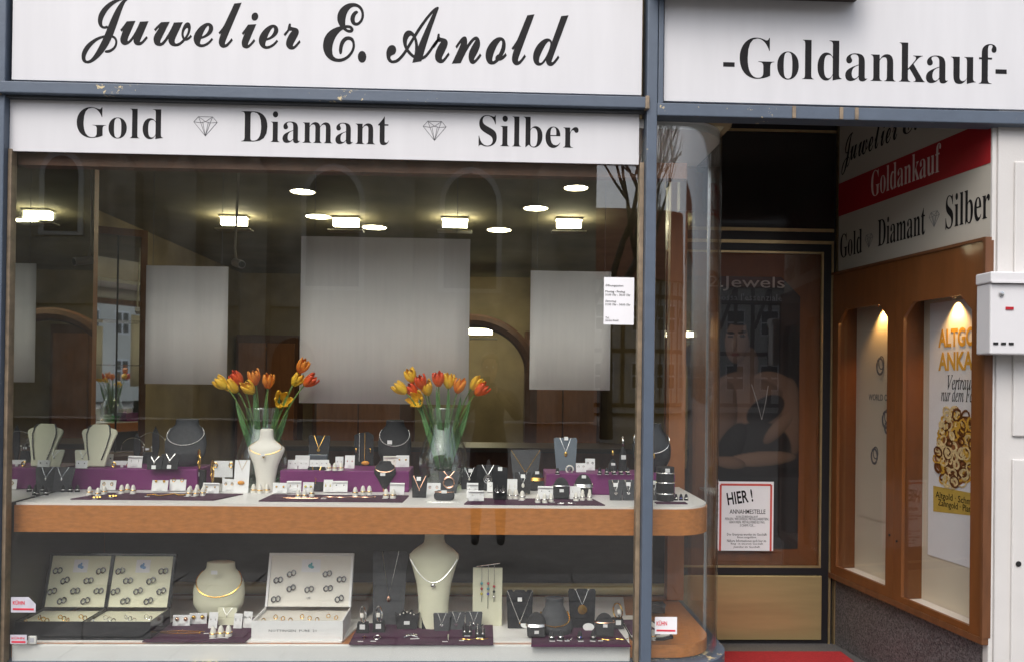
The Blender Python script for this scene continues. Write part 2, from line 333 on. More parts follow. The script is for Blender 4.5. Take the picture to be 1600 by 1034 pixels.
for px, py, sh in ((473,299,0),(900,293,0),(837,325,0),(780,359,0),(585,355,0),(497,338,0),(97,333,1),(366,341,1),(541,343,1),(711,344,1),(889,345,1),(750,514,2)):
    p = onZ(px, py, RZ-(.0 if sh == 0 else .02)) if sh < 2 else onY(px, py, 6.5)
    s = (p - CAM).y / FPX
    if sh == 0:
        t = thing('ceiling_lamp', f'round glowing downlight on the shop ceiling above photo row {px}', 'lamp', p)
        obj('diffuser', MB().lathe([(.0,-.004),(18*s,-.004),(18*s,0)], 24), 'lamp_warm', t); obj('rim', MB().ring((0,0,-.003), 19.5*s, .006, 'z', 24), 'lamp_rim', t)
    else:
        t = thing('box_lamp', f'rectangular glowing lamp under the shop ceiling {px}', 'lamp', p)
        h = 11*s if sh == 1 else 8*s
        obj('diffuser', MB().box(-19*s, 19*s, -.03, .03, -h, 0), 'lamp_warm', t); obj('housing', MB().box(-21*s, 21*s, -.06, .06, .001, .02), 'lamp_rim', t)
        obj('shelf', MB().box(-27*s, 27*s, -.06, .06, -h-8*s, -h-6*s), 'lamp_rim', t)
LAMPS = [o for o in col.objects if o.name.split('.')[0] in ('ceiling_lamp', 'box_lamp')]
ORD = ['first', 'second', 'third', 'fourth', 'fifth', 'sixth', 'seventh', 'eighth', 'ninth', 'tenth', 'eleventh', 'twelfth', 'thirteenth', 'fourteenth']
for nm, look in (('ceiling_lamp', 'round glowing downlight in the shop ceiling'), ('box_lamp', 'rectangular glowing lamp under the shop ceiling')):
    for i, o in enumerate(sorted([o for o in LAMPS if o.name.startswith(nm)], key=lambda o: o.location.x / (o.location.y+3.5))):
        o['label'] = f'{look}, {ORD[i]} from the side mirror'; o['group'] = 'lit lamps inside the shop'

# ------------------------------------------------------------------ shop signs
def sign(name, label, px0, px1, Y, zt, pyb, th=.02):
    x0, x1 = onY(px0, 80, Y).x, onY(px1, 80, Y).x; zb = onY((px0+min(px1,1600))/2, pyb, Y).z
    t = thing(name, label, 'sign', ((x0+x1)/2, Y, zb)); o = obj('board', MB().box(x0, x1, Y, Y+th, zb, zt), 'sign_white'); world_child(o, t, (0,0,0)); return t
s1 = sign('shop_sign', 'large white fascia sign with black script lettering over the show window', 19, 1003, -.03, z_top1, 137)
text_at('lettering', '𝓙𝓾𝔀𝓮𝓵𝓲𝓮𝓻', 128, 470, -2, 104, -.03, s1, 'ink', off=.004); text_at('lettering', '𝓔.', 505, 573, 5, 98, -.03, s1, 'ink', off=.004)
text_at('lettering', '𝓐𝓻𝓷𝓸𝓵𝓭', 604, 888, 13, 103, -.03, s1, 'ink', off=.004)
zgap = b.z+.02
s2 = sign('shop_sign', 'white strip sign with serif words and two diamond outlines under the script sign', 17, 1000, -.014, zgap-.0125, 247, .009)
for tx, x0, x1, y0, y1 in (('𝐆𝐨𝐥𝐝',120,255,169,217), ('𝐃𝐢𝐚𝐦𝐚𝐧𝐭',377,608,176,225), ('𝐒𝐢𝐥𝐛𝐞𝐫',748,904,182,231)):
    text_at('lettering', tx, x0, x1, y0, y1, -.014, s2, 'ink', off=-.009)
for px, py in ((321,198),(679,205)):
    world_child(obj('diamond_mark', diamond_mark(.10, .083, .0022), 'line_grey'), s2, onY(px, py, -.0142))
s3 = sign('shop_sign', 'white sign with a hyphenated serif word above the recessed doorway', 1038, 1760, -.03, z_top1, 165)
text_at('lettering', '-𝐆𝐨𝐥𝐝𝐚𝐧𝐤𝐚𝐮𝐟-', 1130, 1573, 64, 128, -.03, s3, 'ink', off=-.009)
p = onY(1015, -4, -.03); q = onY(1336, -2, -.03)
aw = thing('awning_box', 'dark brown awning casing jutting out above the doorway sign', 'awning', (p.x, -.16, p.z))
obj('casing', MB().box(0, q.x-p.x, 0, .13, .0, .22), 'awning_brown', aw, bevel=.008); obj('front_rail', MB().box(.01, q.x-p.x-.01, -.02, -.001, .012, .05), 'awning_brown', aw)

# ------------------------------------------------------------------ doorway: door, notice, poster
def dx(px, py=600): return onY(px, py, DOORY).x
def dz(py, px=1210): return onY(px, py, DOORY).z
X0, X1 = XR-.02, dx(1303)
D = thing('entrance_door', 'black and brass entrance door with glazed leaf and kick plate', 'door', ((X0+X1)/2, DOORY, GZ))
def dpart(name, mb, mt, parent=None, **k):
    o = obj(name, mb, mt, **k)
    if parent: o.parent = parent; return o
    return world_child(o, D, (0,0,0))
xd = dx(1285)
dpart('frame', MB().box(X0, X1, DOORY, DOORY+.06, dz(378), 3.12).box(xd, X1, DOORY, DOORY+.06, GZ, dz(378)-.0005).box(X0, xd, DOORY, DOORY+.06, GZ, dz(1000)).box(X0, xd, DOORY, DOORY+.06, dz(897), dz(886)).box(X0, xd, DOORY, DOORY+.06, dz(392), dz(378)-.001), 'black_frame')
for za, zb in ((207,203), (193,189), (362,357), (381,376)): dpart('brass_line', MB().box(X0, dx(1303 if za < 360 else 1300), DOORY-.008, DOORY-.0005, dz(za), dz(zb)), 'brass_line')
dpart('brass_line', MB().box(dx(1297), dx(1300), DOORY-.008, DOORY-.0005, GZ, dz(381)), 'brass_line')
dpart('transom_panel', MB().box(X0, dx(1300), DOORY-.006, DOORY-.001, dz(356), dz(208)), 'transom_dark')
dpart('leaf_panel', MB().box(X0, xd, DOORY+.035, DOORY+.05, dz(886), dz(392)), 'wood_case')
for za, zb in ((396,393), (886,883)): dpart('glazing_bead', MB().box(X0, xd, DOORY-.004, DOORY+.01, dz(za), dz(zb)), 'brass_line')
dpart('glazing_bead', MB().box(xd-.012, xd-.0005, DOORY-.0045, DOORY+.01, dz(886)+.001, dz(393)), 'brass_line')
dpart('door_pane', MB().box(X0, xd-.012, DOORY+.004, DOORY+.009, dz(883), dz(396)), 'case_glass')
kp = dpart('kick_plate', MB().box(X0, xd+.004, DOORY-.012, DOORY-.0006, dz(998), dz(898)), 'brass', bevel=.003)
dpart('door_pull', MB().tube([(X0+.10,DOORY-.05,1.0),(X0+.10,DOORY-.07,1.05),(X0+.10,DOORY-.07,1.55),(X0+.10,DOORY-.05,1.6)], .012, 8).box(X0+.09,X0+.11,DOORY-.06,DOORY-.0,1.0,1.02).box(X0+.09,X0+.11,DOORY-.06,DOORY-.0,1.58,1.6), 'brass', smooth=True)

YP = DOORY+.030                               # flat print behind the door pane
px0, px1 = X0+.02, dx(1252)
PO = thing('portrait_poster', 'dark poster of a woman wearing jewellery behind the door pane', 'poster', ((px0+px1)/2, YP, dz(858)))
def flat(name, pts, y, mt, par=PO):
    return world_child(obj(name, MB().prism([(onY(x,z,YP).x, onY(x,z,YP).z) for x, z in pts], y-.0006, y), mt), par, (0,0,0))
world_child(obj('sheet', MB().prism([(px0,dz(858)),(px1,dz(858)),(px1,dz(462)),(dx(1222),dz(432)),(px0,dz(432))], YP, YP+.002), 'print_dark'), PO, (0,0,0))
SHAPES = [  # printed picture: (cx, cy, rx, ry, tilt, colour) of softly shaded rounded forms, in order
 (1160,508,30,36,0,(.012,.010,.009)), (1168,575,17,34,.15,(.10,.058,.038)), (1150,606,44,26,-.25,(.16,.095,.065)), (1208,602,36,22,.25,(.15,.09,.06)), (1175,640,58,52,0,(.15,.09,.062)),
 (1130,655,22,62,.12,(.14,.085,.058)), (1238,650,17,62,-.06,(.13,.078,.052)), (1186,700,52,44,0,(.022,.021,.022)), (1196,640,34,20,-.55,(.025,.024,.025)), (1140,700,20,46,.5,(.02,.02,.02)),
 (1190,716,56,12,-.06,(.16,.10,.068)), (1140,722,26,10,.15,(.15,.09,.06)), (1216,668,11,34,.75,(.15,.092,.062)),
 (1152,533,20,36,.08,(.17,.10,.07)), (1147,537,4.5,13,.12,(.21,.13,.09)), (1141,520,7,2.4,.1,(.03,.018,.014)), (1160,519,7,2.4,-.12,(.03,.018,.014)), (1141,526,4.5,2.2,0,(.02,.014,.012)), (1160,525,4.5,2.2,0,(.02,.014,.012)), (1149,554,7.5,2.8,0,(.12,.035,.03)), (1178,512,12,34,-.1,(.012,.010,.009)), (1156,494,27,15,0,(.012,.010,.009))]
def picture(px, py):
    c = [.010,.010,.011]
    for cx, cy, rx, ry, a, k in SHAPES:
        dx_, dy_ = px-cx, py-cy; u, v = (dx_*math.cos(a)+dy_*math.sin(a))/rx, (-dx_*math.sin(a)+dy_*math.cos(a))/ry; r2 = u*u+v*v
        if r2 < 1:
            al = min(1, (1-r2)/.14); li = .45+.75*max(0, .75*math.sqrt(1-r2)+.35*-u+.2*-v); c = [c[i]*(1-al)+k[i]*li*al for i in range(3)]
    return c
mm = mat('portrait_print', (.1,.1,.1), .35); at_ = mm.node_tree.nodes.new('ShaderNodeVertexColor'); at_.layer_name = 'picture'; mm.node_tree.links.new(at_.outputs[0], mm.node_tree.nodes['Principled BSDF'].inputs['Base Color'])
NX, NY = 84, 170; vs_, cs_ = [], []
for j_ in range(NY+1):
    for i_ in range(NX+1):
        a_, b_ = 1112+(1248-1112)*i_/NX, 474+(745-474)*j_/NY; q_ = onY(a_, b_, YP); vs_.append((q_.x, YP-.0008, q_.z)); cs_.append(picture(a_, b_))
o = obj('printed_picture', MB().add(vs_, [(j_*(NX+1)+i_, (j_+1)*(NX+1)+i_, (j_+1)*(NX+1)+i_+1, j_*(NX+1)+i_+1) for j_ in range(NY) for i_ in range(NX)]), 'portrait_print')
ca = o.data.color_attributes.new('picture', 'FLOAT_COLOR', 'POINT')
for i_, c_ in enumerate(cs_): ca.data[i_].color = (*c_, 1)
world_child(o, PO, (0,0,0))
mb = MB(); stroke(mb, [(onY(x,z,YP).x, onY(x,z,YP).z) for x, z in ((1174,600),(1182,625),(1190,655),(1196,628),(1200,602))], .003, YP-.003); world_child(obj('printed_necklace', mb, 'grey_print'), PO, (0,0,0))
text_at('lettering', '2.Jewels', 1106, 1226, 432, 455, YP-.003, PO, 'grey_print'); text_at('lettering', "bossa l'essenziale", 1120, 1222, 459, 470, YP-.003, PO, 'line_grey', res=1)
YN = DOORY+.003
nx0, nx1 = dx(1124), dx(1211); NT = thing('notice_sheet', 'white paper notice with red border taped inside the door pane', 'notice', ((nx0+nx1)/2, YN, dz(860)))
world_child(obj('sheet', MB().box(nx0, nx1, YN, YN+.0006, dz(860), dz(752)), 'paper'), NT, (0,0,0))
mb = MB()
for a_, b_ in (((1128,757),(1207,757)), ((1207,757),(1207,860)), ((1128,757),(1128,860))): stroke(mb, [(dx(a_[0]), dz(a_[1])), (dx(b_[0]), dz(b_[1]))], .012, YN-.0002)
world_child(obj('red_border', mb, 'paper_red'), NT, (0,0,0))
t_ = text_at('lettering', 'HIER !', 1136, 1176, 766, 786, YN-.0003, NT, 'ink', off=.02); t_.rotation_euler.y = R(-9)
for s_, x0, x1, y0, y1 in (('ANNAHMESTELLE',1140,1196,795,802),('VON ZUBEHÖR AUF',1150,1184,804,808),('PERLEN, WECHSELN, METALLARBEITEN,',1133,1201,808,812.5),('GRAVUREN, METALLVEREDELUNG,',1139,1195,813,817.5),('SCHMUCK...',1156,1180,818,822),
    ('Die Gravuren werden im Geschäft',1136,1198,832,836),('Ihnen ausgeführt.',1152,1182,837,841),('Nähere Informationen auch hier im',1136,1197,842,846),('Ring - in unserem Geschäft',1142,1192,847,851),('Juwelier im Geschäft.',1146,1188,852,856)):
    text_at('lettering', s_, x0, x1, y0, y1, YN-.0003, NT, 'ink', res=1, off=.006 if s_[:2] == 'AN' else 0)
tag(obj('door_mat', MB().box(onZ(1128,1028,GZ).x-.05, onZ(1326,1030,GZ).x, .35, 1.05, GZ+.0045, GZ+.016), 'red_mat', bevel=.004), 'red door mat on the stone floor of the doorway', 'mat')

# ------------------------------------------------------------------ splayed doorway wall with its sign and lit showcase
WB = Vector((dx(1306), DOORY, 0)); WF = Vector((onY(1549, 600, -.01).x, -.01, 0))
WD = (WF - WB).normalized(); WLEN = (WF - WB).length; WN = Vector((WD.y, -WD.x, 0)); WROT = math.atan2(WD.y, WD.x)
def onW(px, py):                              # photo pixel -> (distance along the wall from the door, height)
    d = ray(px, py); nrm = Vector((-WD.y, WD.x, 0)); t = (WB - CAM).dot(nrm) / d.dot(nrm); p = CAM + d*t
    return (p - WB).dot(WD), p.z
W = thing('wing_wall', 'splayed white side wall of the doorway with dark granite base', 'wall', WB, WROT)
zc = onW(1430, 402)[1]; zk = onW(1430, 948)[1]
obj('upper_wall', MB().box(-.05, WLEN, .004, .13, zc, 3.12), 'sign_cream', W); obj('granite_base', MB().box(-.05, WLEN, .004, .13, GZ, zk), 'granite', W)
obj('core', MB().box(-.05, WLEN, .131, .2, GZ, 3.12), 'plaster', W)
obj('corner_strip', MB().box(-.012, .012, -.006, .0035, GZ, 3.12), 'brass_line', W)
WS = thing('wall_sign', 'cream doorway wall sign with red band and serif lettering', 'sign', WB, WROT)
u0, u1 = .02, WLEN-.01
obj('board', MB().box(u0, u1, -.004, .0035, zc+.012, 3.1), 'sign_cream', WS)
za, zb = onW(1430, 238)[1], onW(1430, 297)[1]
obj('red_band', MB().box(u0, u1, -.006, -.0045, zb, za), 'red_band', WS)
def wtext(s, pa, pb, hpx, mt, par, y=-.0065, **k):   # from photo point pa to pb along the middle line
    (ua, z_a), (ub, z_b) = onW(*pa), onW(*pb); mid = ((pa[0]+pb[0])/2, (pa[1]+pb[1])/2); h = onW(mid[0], mid[1]-hpx/2)[1] - onW(mid[0], mid[1]+hpx/2)[1]
    o = obj('lettering', text(s, ub-ua, h, **k), mt, par); o.location = ((ua+ub)/2, y, (z_a+z_b)/2); return o
o = obj('lettering', text('𝓙𝓾𝔀𝓮𝓵𝓲𝓮𝓻', onW(1403,205)[0]-onW(1316,260)[0], onW(1378,184)[1]-onW(1318,274)[1]), 'ink', WS); o.location = ((onW(1403,205)[0]+onW(1316,260)[0])/2, -.0045, (onW(1378,184)[1]+onW(1318,274)[1])/2)
wtext('𝓔.', (1412,196), (1434,184), 36, 'ink', WS, -.0045); wtext('𝓐𝓻𝓷𝓸𝓵𝓭', (1446,178), (1545,132), 48, 'ink', WS, -.0045)
wtext('𝐆𝐨𝐥𝐝𝐚𝐧𝐤𝐚𝐮𝐟', (1363,289), (1472,246), 43, 'letter_pale', WS, -.0065, off=-.009)
wtext('𝐆𝐨𝐥𝐝', (1314,386), (1348,376), 38, 'ink', WS, -.0045, off=-.005); wtext('𝐃𝐢𝐚𝐦𝐚𝐧𝐭', (1373,365), (1447,344), 44, 'ink', WS, -.0045, off=-.005); wtext('𝐒𝐢𝐥𝐛𝐞𝐫', (1479,333), (1548,314), 54, 'ink', WS, -.0045, off=-.005)
for px, py in ((1359,377),(1461,343)):
    u, z = onW(px, py); o = obj('diamond_mark', diamond_mark(.075, .075, .002), 'line_grey', WS); o.location = (u, -.0045, z)
# showcase
SC = thing('wall_showcase', 'brown wooden wall showcase with two lit chamfered windows', 'showcase', WB, WROT)
zt, zbm = zc-.004, zk+.004
wins = []
for xa, xb, ya, yb in ((1315,1393,480,900),(1418,1526,467,955)):
    ua, ub = onW(xa, 700)[0], onW(xb, 700)[0]; zt_ = onW((xa+xb)/2, ya)[1]; zb_ = onW((xa+xb)/2, yb)[1]; wins.append((ua, ub, zb_, zt_))
fy0, fy1 = -.03, -.012                        # front frame of the case
us = [.012, wins[0][0], wins[0][1], wins[1][0], wins[1][1], WLEN-.012]
mid = (us[2]+us[3])/2
for k, (ua, ub, zb_, zt_) in enumerate(wins):
    l_, r_ = (us[0], mid-.001) if k == 0 else (mid+.001, us[5]); ch = .075
    fr = MB().prism([(l_,zbm),(r_,zbm),(r_,zb_),(l_,zb_)], fy0, fy1).prism([(l_,zb_),(ua,zb_),(ua,zt_-ch),(ua+ch,zt_),(ua+ch,zt),(l_,zt)], fy0, fy1)
    fr.prism([(ub,zb_),(r_,zb_),(r_,zt),(ub-ch,zt),(ub-ch,zt_),(ub,zt_-ch)], fy0, fy1).prism([(ua+ch,zt_),(ub-ch,zt_),(ub-ch,zt),(ua+ch,zt)], fy0, fy1)
    d_ = obj('case_door', fr, 'wood_case', SC)
    obj('pane', MB().box(ua-.005, ub+.005, -.0115, -.008, zb_-.005, zt_+.005), 'case_glass', d_)
    obj('lock', MB().lathe([(.006,0),(.006,.004),(.0,.005)], 8).xf(Matrix.Translation((mid+(.03 if k else -.03), fy0, zb_+.28)) @ Matrix.Rotation(R(90),4,'X')), 'mail_black', d_)
    obj('back', MB().box(ua-.03, ub+.03, .11, .115, zb_-.02, zt_+.02), 'case_paper', SC)
    for uu in (ua-.045, ub+.03): obj('cheek', MB().box(uu, uu+.015, -.0075, .1095, zb_-.02, zt_+.02), 'wood_case', SC)
    obj('case_floor', MB().box(ua-.03, ub+.03, -.0075, .1095, zb_-.035, zb_-.021), 'white_top', SC); obj('case_top', MB().box(ua-.03, ub+.03, -.0075, .1095, zt_+.021, zt_+.035), 'wood_case', SC)
    lm = (ua+ub)/2 - (.02 if k else .0)
    sp = thing('case_spotlight', f'small warm spotlight inside the {"wider" if k else "narrower"} window of the wall showcase', 'spotlight', WB + WD*lm + WN*-.085 + Vector((0,0,zt_+.018)), WROT)
    obj('housing', MB().lathe([(.012,-.012),(.014,-.01),(.014,.0),(.0,.002)], 12), 'chrome', sp, smooth=True)
    L_ = bpy.data.lights.new('case_lamp', 'SPOT'); L_.energy = 6; L_.color = (1,.55,.18); L_.spot_size = R(95); L_.spot_blend = .8; L_.shadow_soft_size = .012
    lo = bpy.data.objects.new('case_lamp', L_); col.objects.link(lo); lo.parent = sp; lo.location = (0, 0, -.02); lo.rotation_euler = (R(6), 0, 0)
obj('case_rim', MB().box(.0, WLEN, -.036, .003, zt+.0005, zc+.011).box(.0, WLEN, -.036, .003, zbm-.03, zbm-.001).box(WLEN-.0115, WLEN+.004, -.038, .003, zbm, zt), 'wood_dark', SC)
def wflat(name, pts, y, mt, par): return obj(name, MB().prism([onW(*p_) for p_ in pts], y-.0006, y), mt, par)
# posters inside the case stand a little behind the wall face; their marks are placed on that sheet
def onW2(px, py, off=.104):
    d = ray(px, py); nrm = Vector((-WD.y, WD.x, 0)); o_ = WB + nrm*off; t = (o_ - CAM).dot(nrm) / d.dot(nrm); p_ = CAM + d*t
    return (p_ - WB).dot(WD), p_.z
P1 = thing('ring_poster', 'pale ring advertising poster in the narrower showcase window', 'poster', WB, WROT); P2 = thing('gold_poster', 'gold buying poster with heap of rings in the wider showcase window', 'poster', WB, WROT)
(ua, ub, zb_, zt_) = wins[0]; obj('sheet', MB().box(ua+.005, ub+.02, .106, .109, zb_+.3, zt_+.0), 'case_paper', P1)
(ua, ub, zb_, zt_) = wins[1]; obj('sheet', MB().box(ua+.02, ub+.022, .106, .109, zb_+.22, zt_+.0), 'white_card', P2)
def w2text(s, pa, pb, hpx, mt, par, **k):
    (ua, z_a), (ub, z_b) = onW2(*pa), onW2(*pb); m_ = ((pa[0]+pb[0])/2, (pa[1]+pb[1])/2); h = onW2(m_[0], m_[1]-hpx/2)[1] - onW2(m_[0], m_[1]+hpx/2)[1]
    o = obj('lettering', text(s, ub-ua, h, **k), mt, par); o.location = ((ua+ub)/2, .1055, (z_a+z_b)/2); return o
w2text('ALTGOLD', (1466,530), (1546,522), 30, 'gold_print', P2, off=.03); w2text('ANKAUF', (1466,564), (1543,563), 30, 'gold_print', P2, off=.03)
w2text('𝑉𝑒𝑟𝑡𝑟𝑎𝑢𝑒𝑛 𝑆𝑖𝑒', (1480,603), (1550,590), 24, 'ink', P2); w2text('𝑛𝑢𝑟 𝑑𝑒𝑚 𝐹𝑎𝑐ℎ𝑚𝑎𝑛𝑛', (1470,626), (1560,605), 24, 'ink', P2)
w2text('WORLD OF WHITE', (1357,623), (1412,618), 10, 'line_grey', P1, off=.01)
o = obj('gold_band', MB().prism([onW2(*p_) for p_ in ((1458,758),(1530,772),(1530,806),(1458,798))], .1045, .1055), 'paper_gold', P2)
w2text('Altgold · Schmuckgold', (1462,774), (1550,790), 14, 'ink', P2, res=2).location.y = .104; w2text('Zahngold · Platin · Münzen', (1466,788), (1560,803), 14, 'ink', P2, res=2).location.y = .104
rnd = random.Random(3)
obj('printed_heap', MB().prism([onW2(1496+34*math.cos(a)*(1+.1*math.sin(5*a)), 702+58*math.sin(a)*(1+.08*math.cos(7*a))) for a in [2*math.pi*i/28 for i in range(28)]], .1048, .1055), 'wood_post', P2)
for i in range(130):                          # heap of printed rings and chains
    a_ = rnd.uniform(0, 6.28); r_ = math.sqrt(rnd.random()); u, z = onW2(1498+36*r_*math.cos(a_), 700+60*r_*math.sin(a_)*(1-.25*math.cos(a_)))
    if u > wins[1][1]+.015: continue
    o = obj('printed_ring', MB().ring((0,0,0), rnd.uniform(.018,.032), rnd.uniform(.004,.008), 'y', 12, 4, sz=rnd.uniform(.6,1)), rnd.choice(('gold_print','gold_print_light','wood_case','gold_print_light')), P2)
    o.location = (u, .1035 - .00003*i, z); o.rotation_euler.y = rnd.uniform(0, 3); o.scale.y = .08
for px, py, w_ in ((1375,572,.03),(1384,655,.03),(1366,712,.028),(1386,668,.02)):
    u, z = onW2(px, py); o = obj('printed_ring', MB().ring((0,0,0), w_, .007, 'y', 16, 4, sz=1.5).ring((.012,0,.02), w_*.8, .004, 'y', 14, 4, sz=1.5), 'line_grey', P1); o.location = (u, .104, z); o.scale.y = .08

# ------------------------------------------------------------------ letter box on the white wall
a, b = onY(1547, 425, -.12), onY(1547, 553, -.12)
LB = thing('letter_box', 'white metal letter box with key lock on the white wall', 'letter box', (a.x, -.125, b.z)); h = a.z-b.z; wd = .30
obj('body', MB().box(0, wd, 0, .10, 0, h*.86), 'mail_white', LB, bevel=.006); obj('lid', MB().prism([(-.006,h*.862),(wd+.006,h*.862),(wd+.006,h),(-.006,h)], -.012, .10), 'mail_white', LB, bevel=.006)
obj('lid_lip', MB().box(-.004, wd+.004, -.016, -.0125, h*.86, h*.885), 'mail_white', LB)
obj('lock', MB().lathe([(.011,0),(.011,.006),(.004,.007)], 14).xf(Matrix.Translation((.045,-.001,h*.73)) @ Matrix.Rotation(R(90),4,'X')), 'chrome', LB, smooth=True)
obj('name_plate', MB().box(.066, .10, -.004, -.0005, h*.54, h*.575), 'gem_red', LB)
for i in range(3): obj('slot', MB().box(.013+.034*i, .034+.034*i, -.0035, -.0005, h*.115, h*.145), 'mail_black', LB)

# ------------------------------------------------------------------ show window: shelf, lower deck, rail
SZ = .944; DZ = .341; RZT = 1.048
sh = thing('display_shelf', 'orange wooden display shelf with white top and rounded end', 'shelf', (-.5, .05, .775))
world_child(obj('fascia', MB().slab(outline(.05, .74, XL+.005), .817, .933), 'wood', smooth=True), sh, (0,0,0)); world_child(obj('white_top', MB().slab(outline(.056, .736, XL+.01), .9335, SZ), 'white_top', smooth=True), sh, (0,0,0))
world_child(obj('bracket', MB().box(XL+.3, XL+.34, .4, .735, .775, .816).box(.3, .34, .4, .735, .775, .816), 'wood_dark'), sh, (0,0,0))
dk = thing('lower_deck', 'wooden lower display deck with rounded end behind the show window glass', 'display deck', (-.5, .05, .28))
world_child(obj('deck_board', MB().slab(outline(.045, .885, XL+.005), .275, .331), 'wood', smooth=True), dk, (0,0,0))
for pa, pb, sh_ in ((14, 532, .05), (548, 985, .0)):
    x0, x1 = onZ(pa, 1004, DZ).x, onZ(pb, 1004, DZ).x
    tag(obj('white_board', MB().slab([(max(x0,XL+.012),.062),(x1,.062),(x1+(.10 if pb > 900 else .13),.80),(max(x0,XL+.012)+sh_,.80)], .3315, DZ), 'white_top', bevel=.002), 'white display board on the lower deck ' + ('under the ring cases' if pa < 100 else 'under the tall bust'), 'board')
x0, x1 = XL+.02, onY(984, 1020, .03).x
tag(obj('front_board', MB().box(x0, x1, .022, .043, .24, .336), 'white_top', bevel=.004), 'long white board along the foot of the show window', 'board')
tag(obj('back_rail', MB().tube([(XL+.01,.84,.372),(XR-.07,.84,.372)], .033, 12), 'rail_gold', smooth=True), 'long pale gold rail behind the lower display', 'rail')
def riser(pa, pb, pyb, label, back=.70, angle=0):
    p0, p1 = onZ(pa, pyb, SZ), onZ(pb, pyb, SZ); t = tag(obj('riser_box', MB().box(0, p1.x-p0.x, 0, back-p0.y, 0, RZT-SZ-.0005), 'purple_box', bevel=.004, loc=(p0.x, p0.y, SZ+.0005)), label, 'riser'); return t
riser(104, 312, 764, 'purple riser box carrying the cream busts beside the side mirror'); riser(437, 640, 767, 'purple riser box between the two tulip vases'); riser(853, 1052, 772, 'purple riser box carrying black ring cones behind the blue post', .62)
def pad(pa, pb, pyf, z, dep, label, skew=0, mt='purple_pad'):
    p0, p1 = onZ(pa, pyf, z), onZ(pb, pyf, z); y0 = p0.y
    return tag(obj('display_pad', MB().slab([(p0.x,y0),(p1.x,y0),(p1.x+skew,y0+dep),(p0.x+abs(skew)*.9,y0+dep)], z+.0004, z+.005), mt), label, 'pad')
pad(110, 338, 780, SZ, .20, 'dark purple pad under gold rope bracelet on the upper shelf', .07); pad(404, 630, 783, SZ, .20, 'dark purple pad in front of the middle riser', .01); pad(725, 944, 788, SZ, .18, 'dark purple pad beside the blue post on the upper shelf', -.03)
pad(1026, 1074, 787, SZ, .05, 'small dark purple pad by the rounded shelf end')
pad(222, 383, 1003, DZ, .36, 'purple pad under the cream round neck form on the lower deck', .03); pad(545, 771, 1007, DZ, .30, 'purple pad before the tall cream bust on the lower deck', .0); pad(830, 986, 1010, DZ, .26, 'purple pad beside the blue post on the lower deck', -.02)
p_ = onZ(1010, 1012, .331); tr_ = thing('ring_tray', 'black edged tray with purple lining on the wooden lower deck', 'tray', (p_.x, .10, .3315))
obj('rim', MB().slab([(-.05,0),(.10,0),(.15,.03),(.155,.10),(.08,.36),(-.05,.36)], 0, .012), 'black_gloss', tr_, bevel=.004); obj('lining', MB().slab([(-.045,.012),(.095,.012),(.135,.04),(.075,.34),(-.045,.34)], .0125, .016), 'cream_white', tr_); obj('purple_lining', MB().slab([(-.045,.03),(.085,.03),(.10,.05),(.05,.26),(-.045,.26)], .0165, .019), 'purple_pad', tr_)

# ------------------------------------------------------------------ jewellery: labels say look and surface; alike ones count from the side mirror
SURF = {'r1': (RZT, 'the mirror-side riser'), 'r2': (RZT, 'the middle riser'), 'r3': (RZT, 'the post-side riser'),
        'sh': (SZ, 'the upper shelf'), 'p1': (SZ+.005, 'the rope bracelet pad'), 'p2': (SZ+.005, 'the middle pad'), 'p3': (SZ+.005, 'the post-side pad'),
        'dk': (DZ, 'the lower deck'), 'l1': (DZ+.005, 'the lower deck pad'), 'l2': (DZ+.005, 'the lower middle pad'), 'l3': (DZ+.005, 'the lower post-side pad'), 'wd': (.351, 'the black tray')}
PEND = []
def put(name, look, cat, px, py, surf, rotz=0, group=None):
    z, ph = SURF[surf]; p = onZ(px, py, z); p.y = max(.07, min(.70 if surf in ('sh','r1','r2','r3') else .78, p.y))
    d = ray(px, py); p.x = CAM.x + (d.x/d.y)*(p.y-CAM.y); p.z = z + .0006
    t = thing(name, None, cat, p, rotz, group); PEND.append((t, look, ph)); return t, (p.y - CAM.y) / FPX
def on_stand(name, look, cat, t):             # a necklace or bangle carried by a stand: a thing of its own at the stand's place
    o = thing(name, None, cat, t.location, t.rotation_euler.z); PEND.append((o, look, next(x for x in PEND if x[0] is t)[2])); return o
def price_tag(par, x, y, z, w=.022, h=.014, lean=0, name='price_tag'):
    o = obj(name, MB().box(-w/2, w/2, -.0008, .0, -h/2, h/2), 'white_card', par); o.location = (x, y, z); o.rotation_euler = (lean, 0, random.uniform(-.1,.1)); return o
